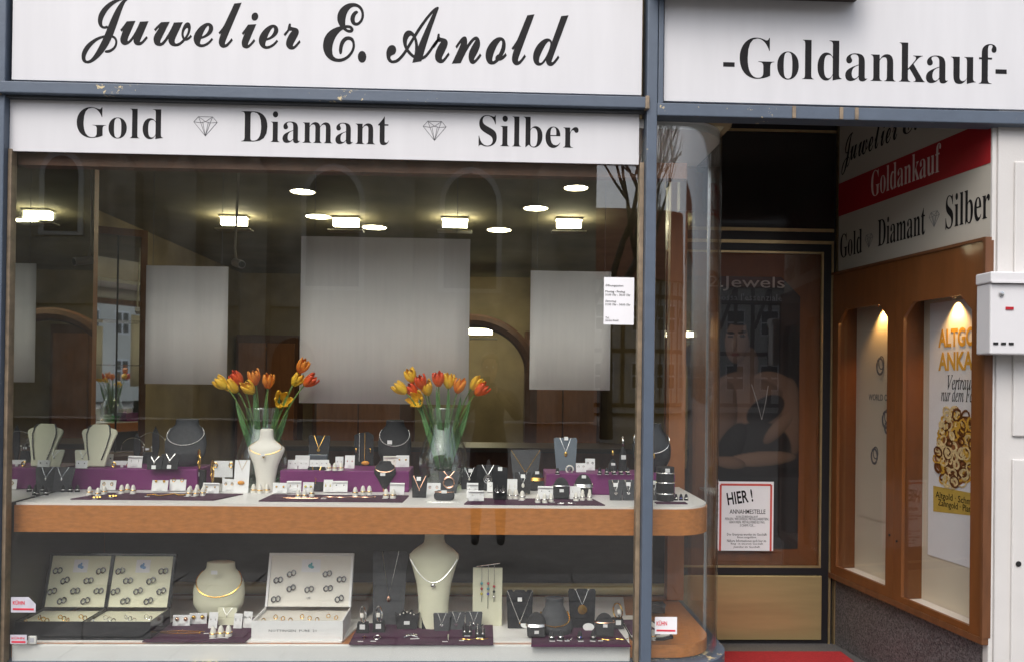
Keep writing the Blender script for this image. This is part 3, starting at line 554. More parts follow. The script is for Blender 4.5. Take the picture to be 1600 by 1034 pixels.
def pendant(par, kind, x, y, z, s, mt):
    mb = MB()
    if kind == 'coin': mb.lathe([(s,-.002),(s*1.05,0),(s,.002)], 16).xf(Matrix.Translation((x,y,z)) @ Matrix.Rotation(R(90),4,'X'))
    elif kind == 'drop': mb.ball((x,y,z), s*.8, 10, 7, (1,.7,1.6))
    elif kind == 'ball': mb.ball((x,y,z), s, 10, 7)
    elif kind == 'ring': mb.ring((x,y,z), s, s*.16, 'y', 22, 6)
    elif kind == 'spiral':
        for k in (1, .66, .33): mb.ring((x,y,z+s*(1-k)*.5), s*k, s*.1, 'y', 18, 5)
    elif kind == 'cross': mb.box(x-s*.14,x+s*.14,y-.002,y+.002,z-s,z+s).box(x-s*.6,x-s*.141,y-.0018,y+.0018,z+.2*s,z+.48*s).box(x+s*.141,x+s*.6,y-.0018,y+.0018,z+.2*s,z+.48*s)
    elif kind == 'heart': mb.prism([(x+s*1.1*math.sin(t)**3, z+s/15*(13*math.cos(t)-5*math.cos(2*t)-2*math.cos(3*t)-math.cos(4*t))) for t in [2*math.pi*i/20 for i in range(20)]], y-.003, y)
    elif kind == 'bar': mb.tube([(x,y,z+s*1.4),(x,y,z-s*1.4)], s*.3, 6)
    elif kind == 'butterfly': mb.ball((x-s*.5,y,z+s*.2), s*.5, 8, 5, (1,.3,1)).ball((x+s*.5,y,z+s*.2), s*.5, 8, 5, (1,.3,1)).ball((x-s*.3,y,z-s*.4), s*.35, 8, 5, (1,.3,1)).ball((x+s*.3,y,z-s*.4), s*.35, 8, 5, (1,.3,1))
    return obj('pendant', mb, mt, par, smooth=True)
def chain_mesh(pts, r, beads=False):
    if not beads: return MB().tube(pts, r, 5)
    mb = MB(); P_ = [Vector(p) for p in pts]; acc = 0; step = r*1.9
    for a, b in zip(P_, P_[1:]):
        L = (b-a).length; s = step-acc
        while s < L: mb.ball(a.lerp(b, s/L), r, 6, 4, (1,1,1)); s += step
        acc = (acc + L) % step
    return mb
def easel(px, py, surf, wpx, hpx, look, mt, pend=('drop', .008, 'silver'), chain='silver', notch=True, foot=.78, depth=.45, tagp=None, rotz=0, thick=.0016, beads=False, spread=.5, shiny=False):
    t, s = put('pendant_easel', look, 'jewellery stand', px, py, surf, rotz); w, h = wpx*s, hpx*s
    top = [(w*.5,h*.93),(w*.46,h)] + ([(w*.30,h),(w*.24,h*.955),(w*.16,h),(-w*.16,h),(-w*.24,h*.955),(-w*.30,h)] if notch else []) + [(-w*.46,h),(-w*.5,h*.93)]
    lean = R(13); M = Matrix.Rotation(-lean, 4, 'X')
    obj('board', MB().prism([(-w*.5*foot,0),(w*.5*foot,0)] + top, -.006, .0).xf(M), mt, t, bevel=.0012)
    obj('strut', MB().prism([(-w*.12,0),(w*.12,0),(w*.1,h*.7),(-w*.1,h*.7)], -.002, .0).xf(Matrix.Translation((0,h*.42,0)) @ Matrix.Rotation(R(20),4,'X')), mt, t)
    if pend:
        n_ = on_stand('necklace', f'{ {"silver":"silver","gold":"gold","rose_gold":"rose gold","pearl":"pearl"}.get(chain, chain) } necklace with {pend[0]} pendant on the ' + look.replace(' with ', ' of '), 'necklace', t)
        zp = h*(1-depth); k = lambda p_: tuple(M @ Vector(p_)); yf = -.009
        c_ = obj('chain', chain_mesh([k((-w*.24*spread*2,yf+.004,h)), k((-w*.12*spread*2,yf,(h+zp)/2)), k((0,yf,zp)), k((w*.12*spread*2,yf,(h+zp)/2)), k((w*.24*spread*2,yf+.004,h))], thick, beads), chain, n_, smooth=True)
        q = k((0, yf-.002, zp-pend[1]*.9)); pendant(n_, pend[0], q[0], q[1], q[2], pend[1], pend[2])
    if tagp:
        q = M @ Vector((w*tagp[0], -.010, h*tagp[1])); price_tag(t, q.x, q.y, q.z, .02, .018, -lean)
    return t
def flat_bust(px, py, surf, wpx, hpx, look, mt='cream'):
    t, s = put('necklace_bust', look, 'jewellery bust', px, py, surf); w, h = wpx*s, hpx*s
    M = Matrix.Rotation(-R(14), 4, 'X')
    half = [(.27,0),(.30,.2),(.40,.55),(.50,.78),(.485,.85),(.42,.885),(.34,.90),(.27,.93),(.22,.985),(.17,1.0)]
    obj('board', MB().prism([(x*w,z*h) for x,z in half] + [(-x*w,z*h) for x,z in half[::-1]], -.014, 0).xf(M), mt, t, bevel=.005)
    obj('strut', MB().box(-w*.1, w*.1, -.003, 0, 0, h*.7).xf(Matrix.Translation((0,h*.4,0)) @ Matrix.Rotation(R(18),4,'X')), mt, t)
    n_ = on_stand('necklace', 'thick dark curb chain hung on ' + look.split(' with ')[0], 'necklace', t)
    for sx in (-1, 1): obj('chain', chain_mesh([tuple(M @ Vector((sx*w*x, y, h*z))) for x, y, z in ((.20,-.004,1.0),(.29,-.018,.93),(.33,-.019,.75),(.27,-.019,.45),(.18,-.019,.16))], .0042, True), 'steel_dark', n_, smooth=True)
    return t
def interp(secs, z):
    for a, b in zip(secs, secs[1:]):
        if a[2] <= z <= b[2]:
            f = (z-a[2])/max(1e-6, b[2]-a[2]); return [a[i]+(b[i]-a[i])*f for i in range(4)]
    return secs[-1] if z > secs[-1][2] else secs[0]
def smooth_secs(keys, n=26):                  # smooth profile through key sections
    out = []; z0, z1 = keys[0][2], keys[-1][2]
    for i in range(n):
        z = z0+(z1-z0)*i/(n-1); a = interp(keys, z); b = interp(keys, max(z0, z-(z1-z0)*.03)); c = interp(keys, min(z1, z+(z1-z0)*.03))
        out.append(((a[0]*2+b[0]+c[0])/4, (a[1]*2+b[1]+c[1])/4, z, (a[3]*2+b[3]+c[3])/4))
    return out
def body(px, py, surf, wpx, hpx, look, keys, mt, neck=None, name='neck_form'):
    """keys: (rx, ry, z, y) as fractions; neck: (material, front height, back height, radius, look, pendant, beads)"""
    t, s = put(name, look, 'jewellery bust', px, py, surf); w, h = wpx*s, hpx*s
    ks = smooth_secs([(a*w, b*w, z*h, y*w) for a, b, z, y in keys]); ks.append((ks[-1][0]*.86, ks[-1][1]*.86, ks[-1][2]+h*.012, ks[-1][3]))
    obj('torso', MB().loft(ks, 28), mt, t, smooth=True)
    if neck:
        m_, zf, zb_, r_, nl, pd, bd = neck; pts = []
        for i in range(25):
            a = R(-118+236*i/24); f = (1-math.cos(a*.76))/(1-math.cos(R(118)*.76)); z = h*(zf+(zb_-zf)*f); sx = interp(ks, z)
            pts.append(((sx[0]+r_*.7)*math.sin(a*.80), sx[3]-(sx[1]+r_*.7)*math.cos(a*.80), z))
        n_ = on_stand('necklace', nl, 'necklace', t); obj('chain', chain_mesh(pts, r_, bd), m_, n_, smooth=True)
        if pd: sx = interp(ks, h*zf); pendant(n_, pd[0], 0, sx[3]-sx[1]-.006, h*zf-pd[1], pd[1], pd[2])
    return t, w, h, ks
ROUND = [(.20,.13,0,.05),(.36,.17,.09,.02),(.48,.20,.28,.0),(.50,.19,.50,.03),(.46,.17,.68,.07),(.37,.16,.81,.10),(.28,.15,.88,.11),(.265,.14,1.0,.12)]
TORSO = [(.26,.18,0,0),(.25,.17,.18,0),(.32,.19,.42,0),(.45,.21,.60,0),(.50,.19,.68,0),(.46,.16,.735,.01),(.27,.14,.785,.02),(.185,.125,.84,.03),(.17,.12,.99,.04)]
TALL = [(.30,.20,0,0),(.29,.20,.25,0),(.33,.20,.45,0),(.43,.22,.66,0),(.50,.20,.76,0),(.48,.17,.80,.01),(.30,.15,.845,.02),(.19,.13,.90,.03),(.185,.13,1.02,.04)]
mat('steel_dark', (.22,.22,.23), .25, 1)
def card(px, py, surf, wpx, hpx, look, ear=('ball', .004, 'gold'), rotz=None, row=.62, mt='white_card', lip=False):
    t, s = put('earring_card', look, 'earring card', px, py, surf, random.uniform(-.12,.12) if rotz is None else rotz); w, h = wpx*s, hpx*s
    M = Matrix.Rotation(-R(12), 4, 'X')
    obj('card', MB().box(-w/2, w/2, -.0015, 0, 0, h).box(-w/2, w/2, .0005, h*.35, 0, .001).xf(M), mt, t)
    if lip: obj('fold', MB().box(-w/2, w/2, -.010, -.0016, h*.86, h*.88).xf(M), mt, t)
    if ear:
        for sx in (-1, 1):
            c = M @ Vector((sx*w*.25, -.004, h*row))
            mb = MB()
            if ear[0] == 'ball': mb.ball(c, ear[1], 8, 5)
            elif ear[0] == 'hoop': mb.ring(c, ear[1], ear[1]*.28, 'y', 14, 5, sz=1.2)
            elif ear[0] == 'drop': mb.ball(c, ear[1]*.5, 6, 4).ball((c[0],c[1],c[2]-ear[1]*2), ear[1]*.8, 8, 5, (1,.6,1.5))
            elif ear[0] == 'bar': mb.tube([(c[0],c[1],c[2]+ear[1]),(c[0],c[1],c[2]-ear[1]*2.5)], ear[1]*.25, 5)
            obj('earring', mb, ear[2], t, smooth=True)
    price_tag(t, 0, -.012 if hpx < 16 else M @ Vector((0,-.003,h*.2)) and -.004, h*.22, w*.35, h*.16)
    return t
CONES = {}
def cone(px, py, surf, look, mt='cream_white', ring='gold', s=1, gem=None):
    t, sc_ = put('ring_cone', look, 'ring cone', px, py, surf, 0, 'finger shaped ring cones in the show window')
    key = (mt, ring, gem)
    if key not in CONES:
        a = obj('finger', MB().lathe([(.0125,0),(.0125,.006),(.0105,.016),(.0088,.026),(.006,.034),(.002,.0375)], 12), mt, t, smooth=True)
        b = obj('ring', MB().ring((0,0,.013), .0122, .0021, 'z', 16, 5), ring, t, smooth=True)
        g = obj('stone', MB().ball((0,-.0145,.0145), .0045, 6, 4), gem, b) if gem else None
        c = obj('price_tag', MB().box(-.011,.011,-.024,-.017,0,.001), 'white_card', t)
        CONES[key] = (a, b, g, c)
    else:
        a, b, g, c = CONES[key]; share('finger', a, t); b2 = share('ring', b, t); share('price_tag', c, t)
        if g: share('stone', g, b2)
    t.rotation_euler.z = random.uniform(-.3,.3); t.scale = (s, s, s*random.uniform(.95,1.05))
def ramp(px, py, surf, wpx, hpx, look, mt, band, bw=.012, at=.5, tagz=.35):
    t, s = put('bracelet_ramp', look, 'bracelet stand', px, py, surf); w, h = wpx*s, hpx*s
    pl = [(-w*.46,0),(w*.46,0)] + [(w*.5*math.cos(a), h*.42+h*.58*math.sin(a)) for a in [math.pi*i/14 for i in range(15)]]
    M = Matrix.Rotation(-R(16), 4, 'X'); obj('ramp', MB().prism(pl, -.012, .012).xf(M), mt, t, bevel=.006)
    n_ = on_stand('bangle', ('gold' if band == 'gold' else 'rose gold' if band == 'rose_gold' else 'silver') + ' bangle around ' + look, 'bangle', t)
    mb = MB(); pts = [(w*.53*math.sin(a), -.018*math.cos(a), h*at - .006*math.cos(a)+h*.1*(1-math.cos(a))*0) for a in [2*math.pi*i/24 for i in range(24)]]
    for k in range(max(1, int(bw/.004))): mb.tube([tuple(M @ Vector((x,y,z+k*.004))) for x,y,z in pts], .0028, 5, True)
    obj('band', mb, band, n_, smooth=True); q = M @ Vector((0,-.024,h*tagz)); price_tag(t, q.x, q.y, q.z, .02, .014)
def lying(px, py, surf, rx, ry, look, mt, r=.0022, kind='loop', rope=False):
    t, s = put('chain_bracelet' if kind != 'loop' else 'lying_necklace', look, 'necklace' if kind == 'loop' else 'bracelet', px, py, surf)
    ry_ = ry*s*7                              # the pad is seen at a flat angle
    if kind == 'loop': pts = [(rx*s*math.cos(a), ry_*math.sin(a), r) for a in [2*math.pi*i/40 for i in range(37)]]
    elif kind == 'line': pts = [(-rx*s+2*rx*s*i/24, ry_*math.sin(i*.55)*.5+ry_*(i/24-.5), r) for i in range(25)]
    else: pts = [(rx*s*(1-.05*i/50)*math.cos(a)*(1-i/140), ry_*math.sin(a)*(1-i/140), r+.0001*i) for i, a in enumerate([.15*k for k in range(60)])]
    obj('chain', chain_mesh(pts, r, rope), mt, t, smooth=True); obj('clasp', MB().ball((pts[-1][0], pts[-1][1], r), r*1.5, 6, 4), mt, t); price_tag(t, pts[0][0]+.01, pts[0][1]-.01, .001, .022, .008, R(90))

# upper shelf, beside the side mirror
flat_bust(150, 729, 'r1', 54, 66, 'cream necklace bust with thick dark chain')
easel(129, 729, 'r1', 28, 26, 'small cream easel with fine chain', 'cream', ('ball',.004,'silver'), 'silver', False, .7)
card(127, 731, 'r1', 18, 12, 'small white card with dark studs', ('ball',.003,'steel_dark'))
card(153, 727, 'r1', 14, 18, 'upright cream earring card with grey pearls', ('ball',.0045,'steel_dark'), mt='cream_white'); card(168, 727, 'r1', 15, 18, 'upright cream earring card with grey pearls', ('ball',.0045,'steel_dark'), mt='cream_white')
card(210, 730, 'r1', 23, 18, 'white folded earring card with silver bars', ('bar',.004,'silver'), lip=True)
easel(95, 768, 'sh', 36, 38, 'dark grey easel with silver drop pendant', 'dark_grey', ('drop',.006,'silver'), 'silver', False, .72)
for px, py in ((45,774),(58,774),(72,773),(99,768),(110,768),(121,768)): cone(px, py, 'sh', 'black ring cone with plain silver ring', 'black_velvet', 'silver', .9)
for px in (45, 68):
    t, s = put('earring_block', 'small black block with pearl earrings', 'earring stand', px, 767, 'sh'); obj('block', MB().prism([(-.02,0),(.02,0),(.014,.035),(-.014,.035)], -.012, .012), 'black_velvet', t, bevel=.002)
    for sx in (-1, 1): obj('earring', MB().ball((sx*.011,-.008,.040), .0042, 8, 5), 'pearl', t, smooth=True)
def tstand(px, py, surf, hpx, wpx, look, panel=False):
    t, s = put('earring_stand', look, 'earring stand', px, py, surf); h, w = hpx*s, wpx*s
    obj('stem', MB().box(-.006,.006,-.003,.003,0,h*.86), 'white_card', t, bevel=.001); obj('foot', MB().box(-.02,.02,-.015,.015,0,.003), 'white_card', t)
    obj('bar', MB().box(-w/2,w/2,-.004,.0,h*(.45 if panel else .84),h), 'white_card', t, bevel=.001)
    for sx in (-1, 1): obj('earring', MB().ring((sx*w*.42,-.007,h*.86), .009, .0028, 'y', 16, 6, sz=1.25), 'gold', t, smooth=True)
tstand(190, 762, 'sh', 42, 27, 'white T-shaped earring stand with broad gold hoops'); tstand(349, 766, 'sh', 46, 28, 'white panelled earring stand with gold hoops', True)
for px, hh in ((212, 48), (241, 58)):         # black leaf shaped holders behind
    t, s = put('leaf_holder', 'black leaf shaped jewellery holder with fine hoop', 'jewellery stand', px, 724, 'r1'); h = hh*s
    obj('leaf', MB().prism([(0,0),(.012,h*.1),(.026,h*.45),(.022,h*.8),(.004,h),(-.012,h*.8),(-.012,h*.4)], -.003, .003), 'black_velvet', t, bevel=.002); obj('foot', MB().lathe([(.02,0),(.02,.004),(.004,.008)], 12), 'black_velvet', t)
    obj('hoop', MB().ring((-.012,-.006,h*.45), h*.38, .0016, 'y', 20, 5, -20, 190), 'silver', t, smooth=True)
easel(241, 733, 'r1', 25, 20, 'small black easel with silver pendant and tag', 'black_velvet', ('drop',.005,'silver'), 'silver', False, .85, .45, (.0,.16)); easel(265, 733, 'r1', 28, 24, 'small black easel with silver pendant and tag', 'black_velvet', ('heart',.005,'silver'), 'silver', False, .85, .45, (.0,.16))
t, s = put('earring_block', 'black block with two pearl earrings behind the small easels', 'earring stand', 231, 722, 'r1'); obj('block', MB().prism([(-.03,0),(.03,0),(.022,.06),(-.022,.06)], -.01, .01), 'black_velvet', t, bevel=.002)
for sx in (-1, 1): obj('earring', MB().ball((sx*.022,-.008,.085), .0045, 8, 5).tube([(sx*.022,-.006,.06),(sx*.022,-.006,.085)], .001, 4), 'pearl', t, smooth=True)
price_tag(t, 0, -.011, .075, .02, .012)
body(289, 728, 'r1', 64, 72, 'large black round neck form beside the tulips', ROUND, 'dark_grey', ('silver', .46, .82, .0034, 'silver collar necklace on the large black neck form beside the tulips', None, True))
t, s = put('earring_block', 'low black block with silver cluster earrings', 'earring stand', 297, 727, 'r1'); obj('block', MB().box(-.035,.035,-.012,.012,0,.02), 'black_velvet', t, bevel=.003)
for sx in (-1, 1): obj('earring', MB().ball((sx*.018,-.012,.028), .007, 8, 5), 'silver', t, smooth=True)
def bangle_stand(px, py, surf, hpx, wpx, look, by):
    t, s = put('bangle_stand', look, 'bangle stand', px, py, surf); h, w = hpx*s, wpx*s
    obj('block', MB().prism([(-w*.45,0),(w*.45,0),(w*.5,h),(-w*.5,h)], -.015, .015), 'black_velvet', t, bevel=.002); price_tag(t, 0, -.018, h*.8, .026, .02)
    n_ = on_stand('bangle', 'gold bangle standing on ' + look, 'bangle', t); r_ = by*s/2; obj('band', MB().ring((.004,0,h+r_), r_, .004, 'x', 26, 6).xf(Matrix.Rotation(R(24),4,'Z')), 'gold', n_, smooth=True)
bangle_stand(309, 764, 'sh', 30, 24, 'black block holding a gold bangle beside the riser', 32); bangle_stand(330, 768, 'sh', 14, 18, 'low black block holding a gold bangle', 34)
card(357, 768, 'sh', 20, 20, 'white earring card with gold hoops beside amber card', ('hoop',.005,'gold'))
t, s = put('pendant_card', 'tall white card with gold chain and amber pendant', 'pendant card', 376, 769, 'sh'); M = Matrix.Rotation(-R(10),4,'X'); h = 50*s; w_ = 23*s
obj('card', MB().box(-w_/2,w_/2,-.0015,0,0,h).box(-w_/2,w_/2,.001,h*.3,0,.001).xf(M), 'white_card', t); obj('chain', MB().tube([tuple(M @ Vector(p_)) for p_ in ((-.02,-.003,h),(0,-.004,h*.68),(.022,-.003,h))], .001, 4), 'gold', t); obj('amber', MB().ball(M @ Vector((0,-.006,h*.30)), .013, 10, 6, (1.3,.4,.8)), 'amber', t, smooth=True)
body(415, 767, 'sh', 58, 96, 'white torso bust with small gold heart pendant', TORSO, 'cream_white', ('gold', .60, .80, .0014, 'thin gold necklace with heart pendant on the white torso bust', ('heart', .008, 'gold'), False), 'torso_bust')
price_tag(PEND[-2][0], 0, -.062, .185, .020, .016)
# pad with the rope bracelet
for px, py in ((140,772),(153,774),(163,771)): cone(px, py, 'p1', 'white ring cone at the edge')
card(168, 765, 'p1', 25, 15, 'white card with round gold studs', ('hoop',.006,'gold'))
for px, py in ((152,778),(177,776)):
    t, s = put('brooch', 'gold flower brooch lying on the pad', 'brooch', px, py, 'p1'); mb = MB().ball((0,0,.006), .007, 8, 5)
    for k in range(6): mb.ball((.014*math.cos(k*1.047), .010*math.sin(k*1.047), .005), .007, 6, 4, (1,1,.6))
    obj('blossom', mb, 'gold', t, smooth=True); price_tag(t, .0, -.022, .001, .02, .006, R(90))
for px, py in ((190,770),(199,768),(208,770)): cone(px, py, 'p1', 'white ring cone by the T-stand', s=1.05)
card(249, 767, 'p1', 25, 17, 'white tilted card with gold ball earrings', ('ball',.007,'gold'), row=.9); card(277, 766, 'p1', 25, 17, 'white tilted card with gold knot earrings', ('hoop',.007,'gold'), row=.95)
lying(262, 774, 'p1', 30, 2.2, 'thick twisted gold rope bracelet lying on the purple pad', 'gold', .0045, 'line', True)
for px, py in ((295,774),(306,774),(317,773),(297,770),(308,769),(319,769)): cone(px, py, 'p1', 'white ring cone in block of six')
card(329, 771, 'sh', 25, 17, 'white folded card with gold studs beside the purple pad', ('ball',.004,'gold'), lip=True)
for px, py in ((396,769),(406,770),(417,769)): cone(px, py, 'sh', 'white ring cone below the bust', s=1.1)
card(424, 762, 'sh', 22, 14, 'white card behind ring cones beside the torso bust', ('ball',.003,'gold'), lip=True)
# riser between the vases
for px in (457, 474, 491, 506): card(px, 732, 'r2', 15, 14, 'small white earring card with silver studs', ('ball',.003,'silver'), lip=False)
card(472, 727, 'r2', 22, 16, 'blank white folded card behind the small cards', None)
easel(497, 723, 'r2', 34, 46, 'black notched easel with gold coin pendant', 'black_velvet', ('coin',.009,'gold'), 'gold', True, .85, .45)
t, s = put('acrylic_block', 'grey steel block under the gold coin easel', 'block', 497, 725, 'r2'); obj('block', MB().prism([(-.045,0),(.045,0),(.05,.055),(-.05,.055)], -.012, .002), 'steel_grey', t, bevel=.003)
for px in (514, 523, 533): cone(px, 734, 'r2', 'white ring cone with gold ring on the middle riser')
card(530, 729, 'r2', 12, 16, 'narrow white earring card with silver drops', ('drop',.003,'silver')); card(546, 731, 'r2', 15, 20, 'tall white earring card with red drops', ('drop',.003,'gem_red'))
t, s = put('bracelet_rack', 'black rack with hanging gold bracelets and amber bangle', 'bracelet stand', 568, 726, 'r2'); h = 52*s
obj('back', MB().prism([(-.05,0),(.05,0),(.05,h*.9),(.02,h),(-.03,h*.95),(-.05,h*.9)], 0, .006), 'black_velvet', t)
for k, (x, mt_) in enumerate(((-.022,'silver'),(.006,'gold'))): obj('bracelet', chain_mesh([(x,-.004,h*.98),(x,-.005,h*.1)], .003, True), mt_, t, smooth=True)
obj('amber', MB().ball((.012,-.02,.014), .016, 12, 7, (1.3,.7,.75)), 'amber', t, smooth=True)
for sx in (-.038, .036): obj('earring', MB().ring((sx,-.004,h*.45), .010, .003, 'x', 14, 5, sz=1.3), 'gold', t, smooth=True)
card(610, 729, 'r2', 22, 17, 'cream card with gold leaf earrings', ('bar',.004,'gold'), mt='cream_white', lip=True); card(629, 729, 'r2', 20, 18, 'white card with gold bow earrings', ('ball',.005,'gold'))
body(616, 727, 'r2', 52, 70, 'large black round neck form beside the second vase', ROUND, 'black_velvet', ('silver', .44, .80, .003, 'silver collar necklace on the black neck form beside the second vase', None, True)); price_tag(PEND[-2][0], -.02, -.045, .125, .024, .02)
# pad before the middle riser
card(437, 770, 'p2', 22, 16, 'white card with gold studs at the pad corner', ('ball',.005,'gold')); card(459, 769, 'p2', 22, 18, 'white folded card with gold bars', ('bar',.004,'gold'), lip=True)
card(481, 771, 'p2', 17, 18, 'white card with yellow flower earrings', ('ball',.006,'gem_yellow')); card(512, 768, 'p2', 14, 19, 'narrow white card with yellow drop earrings', ('drop',.004,'gem_yellow')); card(531, 768, 'p2', 23, 17, 'white folded card with dark studs', ('ball',.003,'steel_dark'), lip=True)
easel(493, 766, 'p2', 28, 37, 'black easel with broad gold collar', 'black_velvet', ('bar',.006,'gold'), 'gold', True, .85, .6, None, 0, .003)
for px, py in ((466,777),(476,777),(487,774)): cone(px, py, 'p2', 'white ring cone inside gold loop')
lying(472, 778, 'p2', 30, .7, 'gold necklace lying in a loop on the purple pad', 'rose_gold'); lying(545, 777, 'p2', 40, .8, 'long rose gold chain lying across the purple pad', 'rose_gold', .0026, 'line')
easel(565, 764, 'p2', 33, 30, 'dark grey easel with small gold pendant', 'dark_grey', ('drop',.006,'gold'), 'gold', False, .8)
for px, py in ((555,773),(567,772),(577,772)): cone(px, py, 'p2', 'white ring cone before grey easel', s=1.1)
t, w_, h_, ks = body(601, 767, 'p2', 34, 46, 'small black neck form on a wooden stem', [(.02,.02,0,0)]+[(a*1.0,b,z*.60+.40,y) for a,b,z,y in ROUND[1:]], 'black_velvet', ('rose_gold', .66, .88, .002, 'rose gold collar on the small black neck form', None, False))
obj('stem', MB().box(-.008,.008,-.004,.004,0,h_*.5), 'wood', t); price_tag(t, -.006, -.035, h_*.60, .024, .014)
for px, py in ((603,777),(614,777)): cone(px, py, 'p2', 'white ring cone below stemmed form', s=1.15)
card(620, 772, 'p2', 23, 18, 'blank white folded card beside the black easel', None, lip=True)
# between vase and post
easel(655, 777, 'sh', 25, 34, 'black easel with rose gold necklace and tag', 'black_velvet', ('ball',.003,'rose_gold'), 'rose_gold', False, .85, .65, (-.05,.85), 0, .0018, False, .8)
card(677, 772, 'sh', 22, 18, 'white card with rose gold hoops', ('hoop',.005,'rose_gold'))
easel(701, 770, 'sh', 34, 34, 'dark grey easel with rose gold ring pendant', 'dark_grey', ('ring',.026,'rose_gold'), 'rose_gold', False, .7, .30)
t, s = put('bracelet_pillow', 'black oval bracelet pillow with rose gold bangle', 'bracelet stand', 694, 781, 'sh'); obj('pillow', MB().loft([(.036,.012,0,0),(.046,.018,.008,0),(.048,.02,.024,0),(.042,.016,.04,0),(.03,.01,.046,0)], 24), 'dark_grey', t, smooth=True)
n_ = on_stand('bangle', 'thin rose gold bangle resting on the black oval pillow', 'bangle', t); obj('band', MB().ring((0,0,.040), .044, .0018, 'z', 24, 5, sz=.45), 'rose_gold', n_, smooth=True); price_tag(t, .0, -.022, .042, .024, .014)
lying(692, 784, 'sh', 27, .45, 'fine silver necklace lying before the oval pillow', 'silver', .0011)
easel(733, 764, 'sh', 30, 34, 'black easel with single pearl pendant', 'black_velvet', ('ball',.006,'pearl'), 'silver', True, .8, .5, (.05,.85)); easel(762, 766, 'sh', 38, 40, 'black easel with silver spiral pendant', 'black_velvet', ('spiral',.020,'silver'), 'silver', True, .8, .42)
card(738, 778, 'p3', 18, 24, 'white folded card with pearl studs', ('ball',.003,'pearl'), lip=True); card(744, 782, 'p3', 24, 16, 'white card lying before the pearl card', ('ball',.003,'pearl'), lip=True)
easel(781, 780, 'p3', 24, 50, 'black easel with round filigree earrings', 'black_velvet', None, 'silver', False, .9, .5, (0,.95)); t = PEND[-1][0]
for sx in (-1, 1): obj('earring', MB().ring((sx*.013,-.014,.045), .010, .0022, 'y', 16, 5).ball((sx*.013,-.014,.045), .005, 6, 4).tube([(sx*.013,-.014,.055),(sx*.013,-.012,.068)], .001, 4), 'silver', t, smooth=True)
card(772, 768, 'p3', 22, 15, 'white card with silver bow behind filigree earrings', ('ball',.004,'silver')); card(800, 772, 'p3', 16, 24, 'tall white card with pearl drops', ('drop',.004,'pearl'))
for px, py in ((796,778),(806,778),(816,780)): cone(px, py, 'p3', 'white ring cone beside tall card', 'cream_white', 'silver', 1.15)
easel(817, 771, 'p3', 26, 34, 'black easel with pearl drop pendant', 'black_velvet', ('drop',.009,'pearl'), 'silver', True, .85, .55, (0,.80))
easel(821, 760, 'sh', 48, 58, 'large dark grey easel with long gold chain', 'dark_grey', ('ball',.003,'gold'), 'gold', False, .75, .62, None, 0, .0028, True, 1.0)
ramp(839, 766, 'sh', 23, 30, 'black ramp beside the riser', 'black_velvet', 'gold', .016, .55, .9); ramp(877, 779, 'p3', 26, 34, 'tall black ramp on the purple pad', 'black_velvet', 'silver', .006, .62); ramp(912, 776, 'p3', 28, 36, 'black ramp with broad bangle by the post', 'black_velvet', 'silver', .016, .45, .85)
card(852, 779, 'p3', 24, 20, 'white folded card with silver studs', ('ball',.003,'silver'), lip=True); card(899, 779, 'p3', 17, 20, 'white card between the black ramps', ('bar',.003,'silver'))
for px, py in ((840,784),(851,784),(861,783),(900,781),(910,780),(921,780),(910,776),(921,776)): cone(px, py, 'p3', 'white ring cone with silver ring', 'cream_white', 'silver', 1.0)
lying(885, 786, 'p3', 14, .3, 'fine silver bracelet laid along the purple pad', 'silver', .0014, 'line')
# riser behind the post
easel(884, 735, 'r3', 37, 52, 'grey steel easel with gold oval pendant', 'steel_grey', ('drop',.011,'gold'), 'silver', True, .8, .45, (.02,.97))
t, s = put('pearl_ring_stand', 'pearl bracelet watch lying before the steel easel', 'watch', 890, 737, 'r3'); obj('band', MB().ring((0,0,.014), .018, .004, 'y', 18, 6), 'pearl', t, smooth=True); obj('dial', MB().lathe([(.009,0),(.009,.004),(0,.005)], 12).xf(Matrix.Translation((0,-.012,.016)) @ Matrix.Rotation(R(90),4,'X')), 'silver', t)
card(908, 737, 'r3', 16, 14, 'small white card with silver hoops', ('hoop',.004,'silver')); card(922, 734, 'r3', 15, 18, 'small white card with dark hoops', ('hoop',.004,'steel_dark'))
for px in (871, 937, 948, 959, 970, 981): cone(px, 740, 'r3', 'black ring cone with jewelled silver ring', 'black_velvet', 'silver', .85, 'pearl')
t, s = put('ring_tower', 'tall black cone stand with sparkling earrings', 'earring stand', 973, 735, 'r3'); h = 52*s; obj('cone', MB().lathe([(.024,0),(.022,h*.1),(.016,h*.5),(.008,h*.7),(.004,h*.72)], 14), 'black_velvet', t, smooth=True); obj('earring', MB().ball((0,0,h*.86), .011, 8, 6, (.7,.7,1.7)).ball((-.002,0,h), .006, 6, 4), 'silver', t, smooth=True); price_tag(t, 0, -.02, h*.42, .024, .022)
t, s = put('ring_tower', 'short black stand with gold flame earring', 'earring stand', 957, 736, 'r3'); h = 30*s; obj('cone', MB().lathe([(.026,0),(.02,h*.4),(.006,h*.62)], 12), 'black_velvet', t, smooth=True); obj('earring', MB().ball((0,0,h*.95), .008, 8, 6, (.8,.8,1.9)), 'gold', t, smooth=True); price_tag(t, 0, -.02, h*.4, .02, .012)
easel(962, 781, 'sh', 22, 32, 'small black easel with silver heart pendant', 'dark_grey', ('heart',.008,'silver'), 'silver', False, .85, .6, (0,.74)); easel(982, 781, 'sh', 22, 32, 'small black easel with silver butterfly pendant', 'dark_grey', ('butterfly',.008,'silver'), 'silver', False, .85, .6, (0,.78))
easel(1022, 781, 'sh', 22, 32, 'small black easel with silver cross pendant', 'dark_grey', ('cross',.010,'silver'), 'silver', False, .85, .55, (0,.85))
